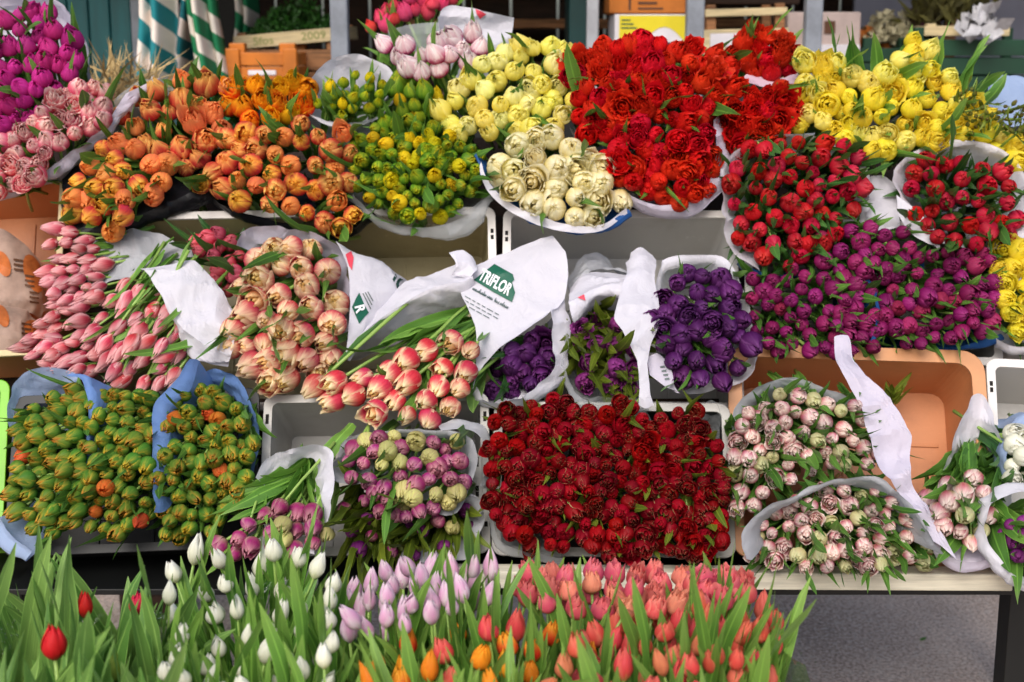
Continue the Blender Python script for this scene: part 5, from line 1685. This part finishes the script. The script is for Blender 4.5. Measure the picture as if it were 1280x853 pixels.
# pale crates behind the scarlet tulips
pc, w, h = slat_crate('pale wooden crate with a white liner and faint red print, behind the scarlet tulips', 882, 22, 985, 116, 4.62, .3, 'wood_pale', nsl=1, roll=R(1.5), postmat='wood_warm')
boxobj('liner', (-w / 2 + .02, w / 2 - .03, -.154, -.1505, h * .62, h * .80), M['card_white'], pc)
flat_text('Gemüse', (-w * .12, -.153, h * .52), .035, M['print_red'], pc)
boxobj('top_bar', (-w / 2 + .005, w / 2 - .005, -.151, -.139, h * 1.02, h * 1.12), M['wood_pale'], pc)
pb = bgbox('pale_box', 985, 15, 1072, 116, 4.75, .3, 'card_pale', 'pale pink cardboard box with a white lid behind the grey post', 'box', group='crates and boxes on the counter behind')
boxobj('lid', (-.14, .12, -.004, .305, .115, .155), M['card_white'], pb)
boxobj('print', (.0, .035, -.006, -.004, .19, .23), M['print_brown'], pb, bev=0)
o = bgbox('dark_case', 880, -40, 1000, 6, 4.9, .3, 'wood_dark', 'dark wooden case above the pale wooden crate', 'case')
# lavender panel and goods at the right
lp = bgbox('panel_board', 1072, -80, 1300, 130, 5.45, .03, 'lav_panel', 'lavender grey board standing behind the vegetables', 'board')
boxobj('batten', (-.02, .02, -.02, -.001, .0, .5), M['wood_warm'], lp)


zt = at(640, 60, 4.95).z
tr, w, h = slat_crate('flat pale wooden tray under the bundle of twigs at the upper right', 1156, 32, 1262, 45, 4.7, .3, 'wood_pale', nsl=1, gap=.05)
for i, (px, py, r_, mt, lab, nm, ct) in enumerate(((1104, 40, .07, 'veg_cream', 'cream cauliflower left of the twig bundle', 'cauliflower', 'vegetable'),
                                                   (1136, 34, .055, 'veg_cream', 'smaller cream cauliflower beside the dark red leaves', 'cauliflower', 'vegetable'),
                                                   (1122, 54, .05, 'veg_purple', 'low dark purple leafy head in front of the cream flowers', 'leafy_head', 'vegetable'),
                                                   (1152, 30, .06, 'veg_purple', 'dark red leafy head beside the twig bundle', 'leafy_head', 'vegetable'),
                                                   (1090, 46, .035, 'card', 'small orange leafy tuft at the left end of the vegetables', 'leafy_head', 'vegetable'))):
    c_ = at(px, py + 14, 4.95 - .06 * (i % 2))
    tuft(nm, c_.x, c_.y, c_.z, r_, r_, r_ * 1.5, 420, mt, lab, ct, 30 + i, size=.026, grp='goods on the green crates behind', wid=.4)
tuft('twig_bundle', tr.location.x - .02, tr.location.y, tr.location.z + .02, .12, .1, .22, 500, 'twig', 'dark olive bundle of leafy twigs on the flat tray', 'twigs', 9, size=.09, up=2.0, wid=.1)
c_ = at(1226, 40, 4.62)
tuft('clear_wrapping', c_.x, c_.y, c_.z, .05, .05, .06, 60, 'foil', 'crumpled silvery wrapping beside the twig bundle', 'wrapping', 77, size=.055, wid=.45)
for (p0, p1, q0, q1, Y, lab) in ((1140, 1300, 47, 116, 4.68, 'dark green plastic crate under the flat wooden tray'), (1076, 1138, 58, 116, 4.80, 'dark green plastic crate under the cauliflowers')):
    gc, w, h = slat_crate(lab, p0, q0, p1, q1, Y, .3, 'crate_green', nsl=3, gap=.12, name='green_crate', postw=.03)
gt = tuft('raffia_bundle', at(150, 100, 3.75).x, 3.75, at(150, 130, 3.75).z, .10, .06, .07, 400, 'straw', 'straw coloured raffia bundle behind the orange tulips', 'raffia', 12, size=.12, up=-.1, wid=.02)
boxobj_ = boxobj('raffia_stand', (gt.location.x - .07, gt.location.x + .07, 3.70, 3.80, 0, gt.location.z), M['wood_dark'])
tag(boxobj_, 'slim dark stand carrying the raffia bundle', 'stand')

# ================================================================== LIGHT, CAMERA
w_ = bpy.data.worlds.new('World')
scene.world = w_
w_.use_nodes = True
nt = w_.node_tree
bg = nt.nodes['Background']
sky = nt.nodes.new('ShaderNodeTexSky')
sky.sky_type = 'NISHITA'
sky.sun_disc = False
SUN_EL, SUN_AZ = R(42), R(196)      # azimuth from +Y, clockwise: behind the camera, a little to the left
sky.sun_elevation = SUN_EL
sky.sun_rotation = SUN_AZ
sky.air_density = 1.0
sky.dust_density = 3.5
sky.ozone_density = 1.0
nt.links.new(sky.outputs[0], bg.inputs[0])
bg.inputs[1].default_value = .14
sd = bpy.data.lights.new('sun', 'SUN')
sd.energy = 1.5
sd.angle = R(35)
sd.color = (1, .975, .945)
so = bpy.data.objects.new('sun', sd)
COL.objects.link(so)
dirv = Vector((math.sin(SUN_AZ) * math.cos(SUN_EL), math.cos(SUN_AZ) * math.cos(SUN_EL), math.sin(SUN_EL)))
so.rotation_mode = 'QUATERNION'
so.rotation_quaternion = dirv.to_track_quat('Z', 'Y')
so.location = dirv * 8

cd = bpy.data.cameras.new('camera')
cd.sensor_width = 36
cd.lens = 36 * FPX / 1280
cd.clip_start = .05
cd.clip_end = 400
cd.dof.use_dof = True
cd.dof.focus_distance = 2.45
cd.dof.aperture_fstop = 4.8
co = bpy.data.objects.new('camera', cd)
co.location = CAM
co.rotation_euler = (math.pi / 2 - PITCH, 0, 0)
COL.objects.link(co)
scene.camera = co

scene.render.engine = 'CYCLES'
cy = scene.cycles
cy.use_denoising = True
try:
    cy.denoiser = 'OPENIMAGEDENOISE'
except Exception:
    pass
cy.max_bounces = 6
cy.diffuse_bounces = 3
cy.glossy_bounces = 2
cy.transmission_bounces = 4
cy.transparent_max_bounces = 8
cy.caustics_reflective = False
cy.caustics_refractive = False
vs = scene.view_settings
vs.view_transform = 'Standard'
vs.look = 'None'
vs.exposure = 0.42
vs.gamma = 1
vs.use_curve_mapping = False
print('OBJECTS', len(bpy.data.objects), 'TULIPS', sum(1 for o in bpy.data.objects if o.name.startswith('tulip') and o.type == 'MESH'))
for b in BUNCH:
    n = sum(1 for o in b[0].children if o.name.startswith('tulip'))
    print(n, b[0]['label'])
